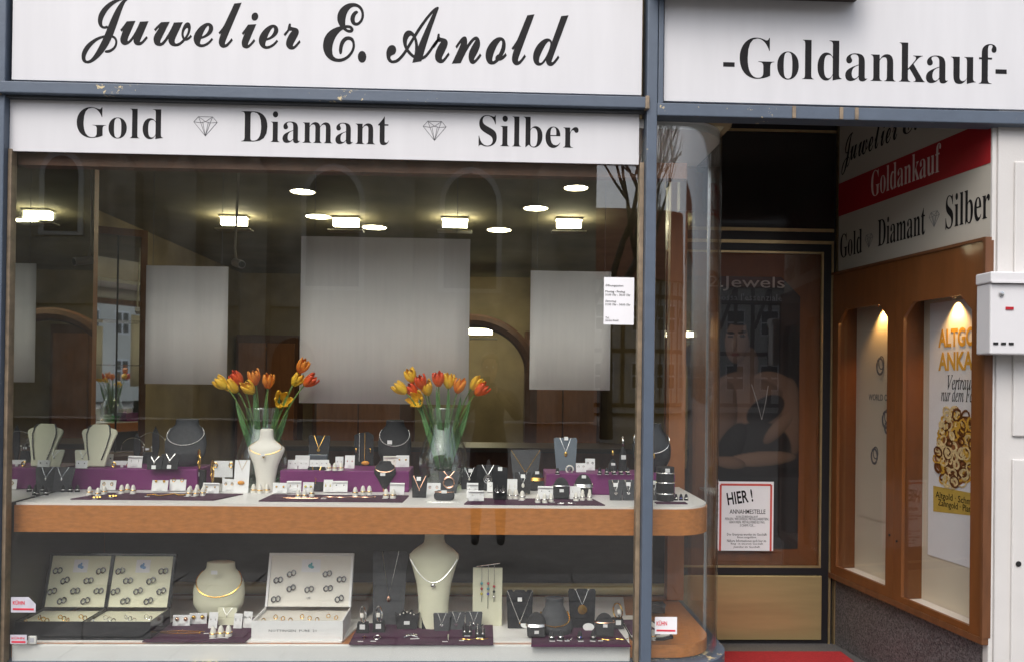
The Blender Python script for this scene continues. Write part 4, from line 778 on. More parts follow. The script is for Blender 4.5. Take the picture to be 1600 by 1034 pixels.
t, s = put('bangle_tower', 'black cylinder tower with stacked silver bangles', 'bangle stand', 1039, 781, 'sh'); h = 52*s; rr = 14*s; obj('cylinder', MB().lathe([(rr,0),(rr,h),(rr*.95,h+.002)], 20), 'black_velvet', t, smooth=True); price_tag(t, .0, -rr-.004, h*.93, .022, .018)
for k in (.22, .55, .84): obj('bangle', MB().ring((0,0,h*k), rr*1.05, .0028, 'z', 24, 6), 'silver', t, smooth=True)
for px in (1048, 1056, 1064, 1072): cone(px, 781, 'sh', 'black ring cone by shelf end', 'black_velvet', 'silver', .8, 'gem_blue' if px == 1064 else 'pearl')
body(1018, 737, 'r3', 62, 76, 'large black round neck form behind the blue post', ROUND, 'black_gloss', ('silver', .40, .78, .002, 'thin silver necklace with gold drop on the neck form behind the blue post', ('drop',.012,'gold'), False))
# lower display
def ring_case(px, py, wpx, look, mt, inner, sp, logo):
    t, s = put('ring_case', look, 'ring case', px, py, 'dk'); w = wpx*s; d = .22; hb = 28*s if mt != 'white_card' else 30*s
    obj('base', MB().box(-w/2, w/2, 0, d, 0, hb*.55).box(-w/2, w/2, 0, .006, hb*.5501, hb).box(-w/2, -w/2+.006, .0061, d, hb*.5501, hb).box(w/2-.006, w/2, .0061, d, hb*.5501, hb), mt, t)
    obj('tray', MB().box(-w/2+.0061, w/2-.0061, .0061, d-.001, hb*.5502, hb*.8), inner, t)
    M = Matrix.Translation((0, d, hb)) @ Matrix.Rotation(R(-17), 4, 'X'); lh = 84*s*1.03
    lid = obj('lid', MB().box(-w/2, w/2, 0, .014, 0, lh).box(-w/2, w/2, -.010, -.0001, lh-.012, lh).box(-w/2, -w/2+.012, -.010, -.0001, 0, lh-.0121).box(w/2-.012, w/2, -.010, -.0001, 0, lh-.0121).xf(M), mt, t, bevel=.0015)
    obj('lid_lining', MB().box(-w/2+.0125, w/2-.0125, -.003, -.0003, .002, lh-.0125).xf(M), inner, lid)
    proto = None
    for u, v in sp:
        c = M @ Vector(((u-.5)*w, -.009, v*lh))
        if proto is None: proto = o = obj('ring_pair', MB().ring((-.0065,0,0), .0065, .0021, 'y', 12, 5, sz=1.25).ring((.0065,-.001,.003), .0065, .0021, 'y', 12, 5, sz=1.25), 'steel_dark', lid, smooth=True)
        else: o = share('ring_pair', proto, lid)
        o.location = c; o.rotation_euler = (R(-17), random.uniform(-.2,.2), 0); o.scale = (1.5, 1.2, 1.5)
    for i in range(9):
        o = obj('ring', MB().ring((0,0,0), .008, .0022, 'y', 12, 5, sz=1.2), random.choice(('gold','silver')), t, smooth=True) if i == 0 else share('ring', o, t)
        o.location = ((i/8-.5)*w*.78, .03+.08*((i*37)%10)/10, hb*.8+.009); o.rotation_euler = (random.uniform(-.3,.3), 0, random.uniform(-.6,.6))
    c = M @ Vector((0, -.0042, lh*.76)); o = obj('picture', MB().box(-w*.11, w*.11, -.0006, 0, -lh*.12, lh*.12), 'paper', lid); o.location = c; o.rotation_euler.x = R(-17)
    p2 = obj('picture_motif', MB().ball((-.004,0,.0), .010, 8, 5, (1,.05,1)).ball((.006,0,-.006), .009, 8, 5, (1,.05,.8)).ball((.002,0,.01), .006, 8, 5, (.8,.05,1)), logo, lid); p2.location = c + Vector((0,-.0016,0)); p2.rotation_euler.x = R(-17)
    return t, w, hb, lid, lh, M
SPB = [(.16,.66),(.83,.66),(.30,.48),(.66,.48),(.13,.28),(.48,.29),(.84,.29),(.30,.11),(.66,.11)]
SPW = [(.13,.48),(.28,.60),(.29,.33),(.12,.13),(.50,.31),(.70,.60),(.72,.33),(.87,.50),(.86,.14)]
ring_case(76, 1004, 104, 'open black ring case at the mirror end of the lower display', 'black_gloss', 'cream', SPB, 'sky_print'); ring_case(181, 1004, 104, 'open black ring case next to the purple pad', 'black_gloss', 'cream', SPB, 'sky_print')
t, w_, hb, lid, lh, M = ring_case(464, 1004, 140, 'open white ring case in the middle of the lower display', 'white_card', 'cream_white', SPW, 'turquoise')
o = obj('lettering', text('NOTTINGEN  PURE  21', w_*.52, .010, res=1), 'line_grey', t); o.location = (-w_*.05, -.0003, hb*.5)
o = obj('lettering', text('UR', .018, .010, res=2), 'line_grey', lid); o.location = M @ Vector((0,-.004,lh*.16)); o.rotation_euler.x = R(-17)
body(341, 967, 'l1', 80, 86, 'cream round neck form with gold omega necklace', ROUND, 'cream', ('gold', .44, .84, .0032, 'gold omega necklace on the cream round neck form', None, False)); price_tag(PEND[-2][0], -.005, -.052, .235, .03, .018)
card(283, 977, 'l1', 26, 16, 'white card with round rose gold earrings', ('ball',.010,'rose_gold')); card(309, 974, 'l1', 26, 16, 'white card with domed gold earrings', ('ball',.010,'gold'))
card(332, 981, 'l1', 14, 24, 'narrow white card with silver drops', ('drop',.003,'silver')); card(371, 981, 'l1', 13, 22, 'narrow white card with silver bars', ('bar',.004,'silver')); card(386, 980, 'l1', 14, 24, 'narrow white card with silver hoops', ('hoop',.004,'silver'))
easel(354, 976, 'l1', 30, 26, 'small cream easel with fine silver chain', 'cream', ('bar',.003,'silver'), 'silver', False, .8)
lying(285, 988, 'l1', 34, .8, 'twisted gold chain laid in an open loop', 'gold', .0026, 'loop', True)
for px, py in ((333,994),(345,993),(357,993)): cone(px, py, 'l1', 'white ring cone before cream easel', s=1.25)
easel(606, 976, 'dk', 55, 112, 'tall dark grey easel with rose pendant', 'dark_grey', ('drop',.012,'rose_gold'), 'silver', True, .85, .62)
body(677, 979, 'dk', 80, 146, 'tall cream torso bust reaching up to the shelf', TALL, 'cream', ('silver', .50, .87, .0016, 'long silver chain with ball pendant on the tall cream bust', ('ball',.011,'silver'), False), 'torso_bust')
easel(677, 983, 'dk', 42, 62, 'black easel with silver ring pendant', 'black_gloss', ('ring',.008,'silver'), 'silver', True, .85, .55, (-.3,.45))
for px, py, lk, kd in ((690,986,'with silver bird pendant','butterfly'),(713,984,'with silver flower pendant','heart'),(740,984,'with silver leaf pendant','drop')): easel(px, py, 'dk', 27, 28, 'small grey easel ' + lk, 'dark_grey', (kd,.008,'silver'), 'silver', False, .85, .6)
t, s = put('charm_stand', 'cream stand with three hanging charm bracelets', 'bracelet stand', 761, 977, 'dk'); h = 90*s; w_ = 46*s
obj('board', MB().box(-w_/2,w_/2,0,.012,0,h), 'cream', t, bevel=.002); obj('crossbar', MB().tube([(-w_*.38,-.02,h*1.04),(w_*.4,-.02,h*1.10)], .002, 6), 'silver', t)
for k, (x, cs) in enumerate(((-.2,('turquoise','gem_red','gem_yellow')),(.02,('gem_red','turquoise','gem_blue')),(.22,('gem_red','black_gloss','silver')))):
    br = obj('bracelet', chain_mesh([(x*w_,-.014,h*1.06),(x*w_,-.006,h*(.42-.12*(k==1)))], .0013), 'silver', t)
    for j, c_ in enumerate(cs): obj('charm', MB().ball((x*w_,-.010,h*(.74-.09*j-(.05 if k == 2 else 0))), .0065, 8, 5, (1,1,1.1)), c_, br, smooth=True)
for px, py, lk in ((567,987,'small black stand with silver watch bracelet'),(592,986,'black stand with silver chain bracelet loop'),(965,980,'black stand with gold watch beside the blue post')):
    sf = 'l2' if px < 800 else 'l3'; t, s = put('watch_stand', lk, 'watch stand', px, py, sf); obj('block', MB().prism([(-.028,0),(.028,0),(.024,.045),(-.024,.045)], -.018, .018), 'black_velvet', t, bevel=.002); price_tag(t, 0, -.021, .03, .024, .022)
    n_ = on_stand('watch', lk.split(' with ')[1] + ' upright on its small black stand', 'watch', t); obj('strap', MB().ring((0,0,.078), .033, .004, 'x', 22, 6, sz=1.1).xf(Matrix.Rotation(R(30),4,'Z')), 'gold' if px > 900 else 'silver', n_, smooth=True); obj('dial', MB().box(-.008,.008,-.037,-.031,.075,.095), 'pearl', n_, bevel=.002)
t, s = put('crown_stand', 'black crown shaped stand with five pearl pins', 'jewellery stand', 636, 981, 'l2'); obj('crown', MB().prism([(-.045,0),(.045,0),(.058,.075),(.04,.062),(.02,.085),(0,.066),(-.02,.085),(-.04,.062),(-.058,.075)], -.012, .012), 'black_velvet', t, bevel=.002)
for k in range(5): obj('pin', MB().ball((-.032+.016*k,-.014,.068+.006*(2-abs(k-2))), .004, 6, 4), 'pearl', t, smooth=True)
price_tag(t, 0, -.016, .03, .026, .016)
t, s = put('bow_brooch', 'silver bow brooch lying on the lower purple pad', 'brooch', 642, 994, 'l2'); obj('bow', MB().ball((-.016,0,.006), .014, 8, 5, (1,.7,.35)).ball((.016,.004,.006), .014, 8, 5, (1,.7,.35)).tube([(-.03,-.02,.003),(0,0,.006),(.034,-.02,.003)], .003, 5).ball((0,0,.008), .006, 6, 4), 'silver', t, smooth=True); price_tag(t, .02, -.03, .001, .04, .01, R(90))
for px, py, kd, lk in ((569,1000,'cross','silver cross pendant lying on the lower pad'),(589,998,'ring','oval silver ring brooch lying on the lower pad'),(700,1000,'bar','silver chain earring pair lying on the lower pad')):
    t, s = put('loose_jewel', lk, 'jewellery', px, py, 'l2'); o = pendant(t, kd, 0, 0, 0, .014, 'silver'); o.rotation_euler.x = R(-70); o.location.z = .008; price_tag(t, -.012, -.03, .001, .024, .008, R(90))
lying(740, 1000, 'l2', 22, .6, 'gold and silver chain bracelet on the lower pad', 'gold', .0018, 'line')
for px, py in ((730,992),(750,995)):
    t, s = put('earring_block', 'small black block with hanging silver ball earrings', 'earring stand', px, py, 'l2'); obj('block', MB().prism([(-.022,0),(.022,0),(.022,.04),(-.022,.045)], -.008, .008), 'black_velvet', t, bevel=.002)
    for sx in (-1, 1): obj('earring', MB().tube([(sx*.012,-.010,.058),(sx*.012,-.010,.024)], .0014, 5).ball((sx*.012,-.011,.02), .006, 8, 5).ball((sx*.012,-.01,.06), .004, 6, 4), 'silver', t, smooth=True)
    price_tag(t, 0, -.014, .002, .026, .008, R(90))
easel(812, 981, 'dk', 42, 58, 'black easel with twisted silver chain and oval tag', 'black_gloss', ('ball',.003,'gold'), 'silver', True, .9, .85, (0,.75), 0, .0036, True, 1.0)
body(866, 988, 'l3', 62, 54, 'black neck form with gold link necklace', [(.40,.24,0,0),(.48,.27,.15,0),(.42,.24,.40,.02),(.30,.19,.62,.04),(.23,.16,.78,.05),(.23,.15,1.0,.06)], 'dark_grey', ('gold', .26, .62, .0045, 'gold link necklace on the low black neck form', None, True))
easel(910, 981, 'dk', 44, 60, 'black easel with large gold coin pendant', 'black_gloss', ('coin',.022,'gold'), 'silver', True, .85, .42)
for px, py in ((822,980),(919,984)):
    t, s = put('oval_tag', 'white oval tag leaning on ' + ('the twisted chain easel' if px < 900 else 'the gold coin easel'), 'tag', px, py, 'dk'); obj('disc', MB().lathe([(.022,0),(.022,.002)], 18).xf(Matrix.Translation((0,-.01,.018)) @ Matrix.Rotation(R(75),4,'X') @ Matrix.Diagonal((1.2,.8,1,1))), 'white_card', t)
ramp(838, 995, 'l3', 30, 38, 'black ramp with two silver bangles', 'black_velvet', 'silver', .014, .45, .2); ramp(945, 994, 'l3', 30, 36, 'black ramp with a thin gold bangle', 'black_velvet', 'rose_gold', .005, .62, .45)
for px, py, g in ((862,999,None),(876,998,None),(906,1004,'gem_blue'),(927,1001,'pearl')): cone(px, py, 'l3', 'black ring cone with ' + ('blue stone ring' if g == 'gem_blue' else 'pearl ring' if g else 'silver ring') + ' on the lower pad', 'black_velvet', 'silver', 1.1, g)
lying(958, 1000, 'l3', 24, .7, 'fine gold chain bracelet laid in waves', 'gold', .0016, 'line'); lying(888, 1000, 'l3', 6, .9, 'short silver bracelet on the lower pad', 'silver', .002, 'line')
cone(1020, 1000, 'wd', 'cream ring cone with gold ring in the tray', 'cream_white', 'gold', 1.1); 
t, s = put('black_box', 'black jewel box at the back of the tray', 'box', 1024, 958, 'wd'); obj('box', MB().box(-.05,.05,0,.06,0,.035), 'black_gloss', t, bevel=.003); obj('lid', MB().box(-.052,.052,-.002,.062,.0355,.046), 'black_gloss', t, bevel=.003)

# ------------------------------------------------------------------ tulips in glass vases
def petal():
    vs, fs = [], []; n, m = 6, 4
    for i in range(n+1):
        v = i/n; wd = .013*math.sin(math.pi*min(1, .18+v*.80))**.8 * (1 if v < .9 else .8); rr = .016*math.sin(math.pi*(.12+.62*v))+.002
        for j in range(m+1):
            a = (j/m-.5)*2; vs.append((a*wd, -rr + .006*a*a, .052*v))
    fs = [(i*(m+1)+j, i*(m+1)+j+1, (i+1)*(m+1)+j+1, (i+1)*(m+1)+j) for i in range(n) for j in range(m)]
    return MB().add(vs, fs)
PET = {}
def tulip(vx, vy, zrim, px, py, Y, mt, look, tilt, az, s=1.0, open_=0):
    c = onY(px, py, Y); base = Vector((vx + (c.x-vx)*.12, vy, zrim-.20)); t = thing('tulip', None, 'tulip', base, 0, 'tulips in the two glass vases'); PEND.append((t, look[0], look[1]))
    ax = Vector((math.sin(az)*math.sin(tilt), math.cos(az)*math.sin(tilt)*-1, math.cos(tilt))); cb = c - ax*.026*s
    pts = [base, base.lerp(cb, .5) + Vector((0,0,.03)), cb - ax*.04, cb]; P_ = []
    for i in range(11):
        u = i/10; q = [p_.copy() for p_ in pts]
        while len(q) > 1: q = [q[k].lerp(q[k+1], u) for k in range(len(q)-1)]
        P_.append(q[0] - base)
    obj('stem', MB().tube(P_, .0035, 6), 'stem_green', t, smooth=True)
    q = ax.to_track_quat('Z', 'Y')
    for k in range(6):
        if mt not in PET:
            o = obj('petal', petal(), mt, t, smooth=True); PET[mt] = o
            sm = o.modifiers.new('thick', 'SOLIDIFY'); sm.thickness = .0012
        else:
            o = share('petal', PET[mt], t); sm = o.modifiers.new('thick', 'SOLIDIFY'); sm.thickness = .0012
        o.rotation_mode = 'QUATERNION'
        rq = Matrix.Rotation(k*math.pi/3 + az, 4, 'Z').to_quaternion(); tq = Matrix.Rotation((.10 if k % 2 else .02) + open_, 4, 'X').to_quaternion()
        o.rotation_quaternion = q @ rq @ tq; o.location = cb - base; sc_ = s*(1.0 if k % 2 else .94); o.scale = (sc_, sc_, sc_*random.uniform(.95,1.08))
def leaf(par, p0, p1, wd, bend):
    vs, fs = [], []; p0, p1 = Vector(p0), Vector(p1); side = (p1-p0).cross(Vector((0,1,0))).normalized(); n = 8
    for i in range(n+1):
        v = i/n; c = p0.lerp(p1, v) + Vector(bend)*math.sin(math.pi*v*.5)**2; w_ = wd*math.sin(math.pi*(.12+.88*v))**.7
        vs += [c - side*w_, c + Vector((0,.006,0)), c + side*w_]
    for i in range(n): fs += [(i*3,i*3+1,i*3+4,i*3+3), (i*3+1,i*3+2,i*3+5,i*3+4)]
    o = obj('leaf', MB().add(vs, fs), 'leaf_green', par, smooth=True); sm = o.modifiers.new('thick', 'SOLIDIFY'); sm.thickness = .0015; return o
YT = .60
def vase(px, label, side):
    c = onY(px, 760, YT); z0 = SZ+.001; zt = onY(px, 637, YT).z; H = zt-z0; t = thing('glass_vase', label, 'vase', (c.x, YT, z0))
    pr = [(.06,0),(.085,.03),(.115,.16),(.128,.30),(.120,.45),(.096,.62),(.080,.76),(.078,.86),(.088,1.0)]
    pr = [(r_, z*H) for r_, z in pr]; sm = []
    for i in range(33):
        z = H*i/32; a = interp([(r_,0,z_,0) for r_, z_ in pr], z)[0]; b_ = interp([(r_,0,z_,0) for r_, z_ in pr], max(0,z-.02))[0]; d_ = interp([(r_,0,z_,0) for r_, z_ in pr], min(H,z+.02))[0]; sm.append(((2*a+b_+d_)/4, z))
    obj('glass', MB().lathe(sm + [(r_-.004, z) for r_, z in sm[::-1] if z > .004] + [(.0,.006)], 40, True), 'vase_glass', t, smooth=True)
    obj('rim', MB().ring((0,0,H), .086, .0025, 'z', 40, 6), 'vase_glass', t, smooth=True)
    obj('water', MB().lathe([(.05,.008),(.078,.03),(.092,.07),(.0,.0705)], 28), 'water_green', t, smooth=True)
    mb = MB(); rnd = random.Random(px)
    for k in range(16):                       # crumpled clear wrap inside the vase
        a = k*.4; mb.add([(.045*math.cos(a)+rnd.uniform(-.012,.012), .045*math.sin(a)+rnd.uniform(-.012,.012), .07), (.045*math.cos(a+.4)+rnd.uniform(-.012,.012), .045*math.sin(a+.4), .07), (.03*math.cos(a+.3)+rnd.uniform(-.015,.015), .03*math.sin(a+.3), H*rnd.uniform(.5,.66)), (.03*math.cos(a)+rnd.uniform(-.015,.015), .03*math.sin(a), H*rnd.uniform(.5,.66))], [(0,1,2,3)])
    obj('cellophane', mb, 'cellophane', t)
    return c.x, z0 + H, t
V1 = vase(409, 'glass vase of tulips behind the white torso bust', 0); V2 = vase(692, 'glass vase of tulips with green water beside the black neck form', 1)
TU1 = [(345,598,'y',.9,-1.5),(362,603,'y',.8,-1.2),(370,590,'o',.7,-1.0),(388,606,'p',.9,-.6),(397,589,'r',.35,-.4),(419,594,'r',.3,.3),(473,571,'r',.55,1.2),(465,592,'y',.7,1.3),(485,594,'o',.9,1.4),(441,624,'w',1.35,.5)]
TU2 = [(625,606,'y',.9,-1.5),(641,586,'y',.5,-.9),(644,609,'o',.8,-1.1),(657,596,'o',.5,-.6),(667,606,'y',.5,-.3),(650,624,'w',1.35,-.4),(685,591,'o',.25,-.1),(701,594,'y',.2,.2),(718,602,'r',.45,.8),(744,598,'y',.7,1.2),(752,608,'o',.9,1.3)]
for V, TU, ph in ((V1, TU1, 'the vase behind the white bust'), (V2, TU2, 'the vase with green water')):
    for i, (px, py, c, tl, az) in enumerate(TU):
        mt_ = {'y':'petal_yellow','o':'petal_orange','r':'petal_red','p':'petal_yellow','w':'petal_yellow'}[c]; nm = {'y':'yellow tulip','o':'orange tulip','r':'red orange tulip','p':'pale yellow tulip drooping','w':'wide open yellow tulip facing the street'}[c]
        tulip(V[0], YT, V[1], px, py, YT - .02 + .05*((i*7) % 5)/5 - .04, mt_, (nm + ' rising from', ph), tl, az, 1.5, .35 if c == 'w' else .05)
    for k, (ax_, bx, bz) in enumerate(((-.02,-.10,.10),(.0,-.03,.16),(.01,.02,.15),(.02,.07,.12),(.03,.11,.10),(-.03,-.06,.05))):
        leaf(V[2], (ax_, .01*(k-3), .10), (bx, .012*(k-3), V[1]-SZ+bz-.05), .015, (bx*.25, -.01, 0))

# ------------------------------------------------------------------ posters, paper and stickers in the window
for x0, x1, y0, y1, lab in ((226,357,417,599,'blank light poster back hanging nearer the side mirror'),(467,735,374,629,'large square blank poster back hanging between the tulip vases'),(827,955,425,608,'blank light poster back hanging behind the opening hours sheet')):
    Y = .715; p, q = onY(x0, y1, Y), onY(x1, y0, Y)
    t = thing('hanging_poster', lab, 'poster', ((p.x+q.x)/2, Y, p.z)); w_, h = q.x-p.x, q.z-p.z
    mb = MB(); n = 10
    vs = [(-w_/2+w_*i/n, .003*math.sin(i*1.3+x0), z) for z in (0, h) for i in range(n+1)]; mb.add(vs, [(i, i+1, n+2+i, n+1+i) for i in range(n)])
    o = obj('sheet', mb, 'poster_back', t, smooth=True); sm = o.modifiers.new('thick', 'SOLIDIFY'); sm.thickness = .0012
    for sx in (-.42, .42): obj('cord', MB().tube([(sx*w_,0,h-.005),(sx*w_,0,2.62-p.z)], .0012, 4), 'line_grey', t)
Y = -.0052; p, q = onY(943, 507, Y), onY(991, 434, Y); OH = thing('opening_hours_sheet', 'small white opening hours sheet stuck on the glass by the blue post', 'notice', ((p.x+q.x)/2, Y, p.z))
world_child(obj('sheet', MB().box(p.x, q.x, Y, Y+.0006, p.z, q.z), 'paper'), OH, (0,0,0))
for s_, x0, x1, y0, y1 in (('Öffnungszeiten',946,974,444,449),('Montag - Freitag:',946,977,454,458.5),('10.00 Uhr - 18.00 Uhr',946,985,459,463),('Samstag:',946,963,469,473),('10.00 Uhr - 14.00 Uhr',946,985,474,478),('Tel.',946,952,495,498),('Juwelier Arnold',946,966,499,503)): text_at('lettering', s_, x0, x1, y0, y1, Y-.0002, OH, 'ink', res=1)
for i, (x0, x1, y0, y1, lab, big) in enumerate(((17,56,932,956,'grey alarm sticker with red lettering and cut corner low on the glass',1),(16,42,991,1005,'small grey alarm sticker at the bottom corner of the glass',0),(1023,1058,963,990,'pale alarm sticker with red lettering on the bent glass',1))):
    Y = -.0052; p, q = onY(x0, y1, Y), onY(x1, y0, Y); t = thing('alarm_sticker', lab, 'sticker', ((p.x+q.x)/2, Y, p.z)); ch = .03 if i == 0 else .0005
    world_child(obj('sheet', MB().prism([(p.x,p.z),(q.x,p.z),(q.x,q.z-ch),(q.x-ch,q.z),(p.x,q.z)], Y, Y+.0005), 'sticker' if i < 2 else 'paper'), t, (0,0,0))
    W_ = x1-x0; text_at('lettering', 'KÜHN', x0+W_*.08, x0+W_*(.55 if big else .85), y0+(y1-y0)*.2, y0+(y1-y0)*.5, Y-.0002, t, 'sticker_red', off=.02)
    mb = MB(); stroke(mb, [(onY(x0+W_*.08,y1-(y1-y0)*.22,Y).x, onY(x0+W_*.08,y1-(y1-y0)*.22,Y).z), (onY(x1-W_*.08,y1-(y1-y0)*.22,Y).x, onY(x1-W_*.08,y1-(y1-y0)*.2,Y).z)], .008, Y-.0002); world_child(obj('red_line', mb, 'sticker_red'), t, (0,0,0))
p = onY(51, 999, .012); t = thing('glass_sensor', 'small white alarm sensor block in the corner of the window', 'sensor', p); obj('case', MB().box(-.018,.018,-.006,.004,-.016,.018), 'white_top', t, bevel=.003); obj('grille', MB().box(-.009,.009,-.0075,-.0061,-.008,.010), 'sticker', t)

# ------------------------------------------------------------------ inside the shop
p = onY(372, 412, 1.6); t = thing('security_camera', 'white bullet security camera hanging inside the shop', 'camera', p, R(-50)); obj('body', MB().tube([(-.05,0,.012),(.055,0,-.012)], [.026,.026], 14), 'sticker', t, smooth=True); obj('lens', MB().tube([(.055,0,-.012),(.062,0,-.0137)], .02, 12), 'mail_black', t); obj('arm', MB().tube([(-.03,0,.02),(-.05,0,.10),(-.05,.02,2.9-p.z)], .008, 8), 'lamp_rim', t, smooth=True)
p = onY(200, 270, 3.2); t = thing('security_camera', 'dark dome camera fixed high on the shop wall', 'camera', p, R(-40)); obj('body', MB().ball((0,0,0), .06, 12, 8, (1,1,.8)), 'mail_black', t, smooth=True); obj('arm', MB().tube([(0,0,.04),(0,0,2.9-p.z)], .012, 8), 'mail_black', t)
MX0, MX1 = onY(150, 500, 3.3).x, onY(216, 500, 3.3).x; zt, zb_ = onY(183, 368, 3.3).z, onY(183, 650, 3.3).z
MC = thing('mirror_cabinet', 'tall mirrored cabinet in the shop reflecting the street', 'cabinet', ((MX0+MX1)/2, 3.3, GZ), R(30.5)); w_ = MX1-MX0
obj('mirror', MB().box(-w_/2, w_/2, 0, .01, zb_-GZ-.3, zt-GZ), 'mirror', MC); obj('frame', MB().box(-w_/2-.06,-w_/2-.001,-.02,.05,0,zt-GZ).box(w_/2+.001,w_/2+.05,-.02,.05,0,zt-GZ).box(-w_/2-.06,w_/2+.05,-.02,.05,zt-GZ+.001,zt-GZ+.06), 'wood_dark', MC)
obj('mullion', MB().box(-.006,.006,-.012,-.001,zb_-GZ-.3,zt-GZ), 'mail_black', MC); obj('base', MB().box(-w_/2-.06,w_/2+.05,-.25,.05,0,zb_-GZ-.31), 'wood_dark', MC)
for z in (.52, .28): obj('glass_shelf', MB().box(-w_/2,w_/2,-.2,-.0125,zb_-GZ+(zt-zb_)*z,zb_-GZ+(zt-zb_)*z+.008), 'case_glass', MC)
cnt = thing('sales_counter', 'dark wooden sales counter across the shop interior', 'counter', (-.4, 3.2, GZ)); obj('front', MB().box(-1.4,1.9,0,.5,0,.95), 'wood_dark', cnt); obj('top', MB().box(-1.45,1.95,-.05,.55,.951,.99), 'shop_floor', cnt)
p = onY(285, 560, 3.6); tag(obj('yellow_panel', MB().box(-.16,.12,0,.01,-.16,.16), 'yellow_card', loc=p), 'yellow display panel standing in the dark shop', 'panel')
for px, X_, h_ in ((415, .4, 2.1), (560, .6, 2.2), (880, .5, 2.2)):
    p = onY(px, 600, 7.0); t = thing('wall_cabinet', 'tall wooden wall cabinet at the rear of the shop', 'cabinet', (p.x, 7.0, GZ)); PEND.append((t, 'tall wooden wall cabinet', 'the rear shop wall')); obj('carcass', MB().box(-X_,X_,.05,.38,0,h_), 'wood_dark', t); obj('door', MB().box(-X_*.9,-.01,.02,.049,.1,h_*.95), 'wood_post', t); obj('door', MB().box(.01,X_*.9,.02,.049,.1,h_*.95), 'wood_post', t)
t = thing('arched_frame', 'arched wooden doorway frame inside the shop behind the posters', 'arch', (onY(735,560,3.9).x, 3.9, GZ)); rA = (onY(830,560,3.9).x-onY(735,560,3.9).x)
obj('arch', MB().ring((0,0,1.62), rA, .06, 'y', 30, 8, 0, 180, .85), 'wood_dark', t, smooth=True)
for sx in (-1, 1): obj('jamb', MB().box(sx*rA-.055, sx*rA+.055, -.05, .05, 0, 1.62), 'wood_dark', t)

for o, look, ph in PEND: o['_k'] = f'{look}|{ph}'
by = {}
for o, look, ph in PEND: by.setdefault((look, ph), []).append(o)
for (look, ph), os_ in by.items():
    os_.sort(key=lambda o: o.location.x)
    for i, o in enumerate(os_):
        on = '' if any(k in look for k in (' hung on', ' on the', ' resting on', ' upright on', ' standing on', ' around', ' rising from')) else ' on'
        lab = f'{look} {ph}' if 'rising' in look else (f'{look}{on} {ph}' if on else look)
        if len(os_) > 1: lab = f'{ORD[i]} from mirror: ' + lab
        o['label'] = lab; del o['_k']


# ------------------------------------------------------------------ the street and what the panes mirror: church, timbered house, tree, photographer
tag(obj('pavement', MB().box(-60, 60, -3.2, .02, GZ-.2, GZ), 'asphalt'), 'stone pavement along the shop front', None, kind='structure')
st = tag(obj('street', MB().box(-60, 60, -90, -3.2, GZ-.35, GZ-.12), 'asphalt'), 'street between the shop and the church', None, kind='structure')
me = bpy.data.meshes.new('paving_stone'); mbq = MB().box(-.29,.29,-.19,.19,0,.012); me.from_pydata(mbq.v, [], mbq.f); me.materials.append(MT['plinth_stone'])
pv = bpy.data.objects['pavement']
for i in range(9):
    for j in range(7):
        o = bpy.data.objects.new('paving_stone', me); col.objects.link(o); o.parent = pv; o.location = (-2.6+.6*i+(.3 if j % 2 else 0), -.3-.4*j, GZ+random.uniform(-.004,.0))
CH = thing('church', 'large grey stone church across the street', 'church', (-9, -27, GZ)); cw = obj('wall', MB().box(-20, 13.2, -.8, 0, 0, 10.6), 'stone_church', CH)
def arch_poly(x, z0, z1, w): return [(x-w,z0),(x+w,z0)] + [(x+w*math.cos(a), z1+w*1.2*math.sin(a)) for a in [math.pi*i/10 for i in range(11)]]
for x, z0, z1, w in ((-6.9,6.9,9.0,.62),(-9.6,6.9,9.0,.62),(3.2,5,8.2,1.0),(8.4,5,8.2,1.0),(-14,5,8.2,1.0)):
    fr = obj('window_surround', MB().prism(arch_poly(x, z0-.15, z1, w+.2), .001, .06), 'house_white', CH); obj('arched_window', MB().prism(arch_poly(x, z0, z1, w), .061, .075), 'dark_window', fr)
for x in (-17, -4.4, -2.2, .4, 5.8, 11.2): obj('buttress', MB().prism([(x-.5,0),(x+.5,0),(x+.5,9),(x,9.8),(x-.5,9)], .001, .7), 'stone_church', CH)
obj('string_course', MB().box(-20,13.2,.0,.14,4.2,4.5).box(-20,13.2,.0,.18,9.9,10.3), 'stone_church', CH)
obj('door', MB().prism(arch_poly(.9+.9, 0, 2.1, .8), .001, .1), 'wood_dark', CH)
obj('roof', MB().add([(-20,.5,10.61),(13.5,.5,10.61),(13.5,-9,10.61),(-20,-9,10.61),(-20,-4.5,13),(13.5,-4.5,13)], [(0,1,5,4),(2,3,4,5),(1,2,5),(3,0,4),(3,2,1,0)]), 'roof_red', CH)
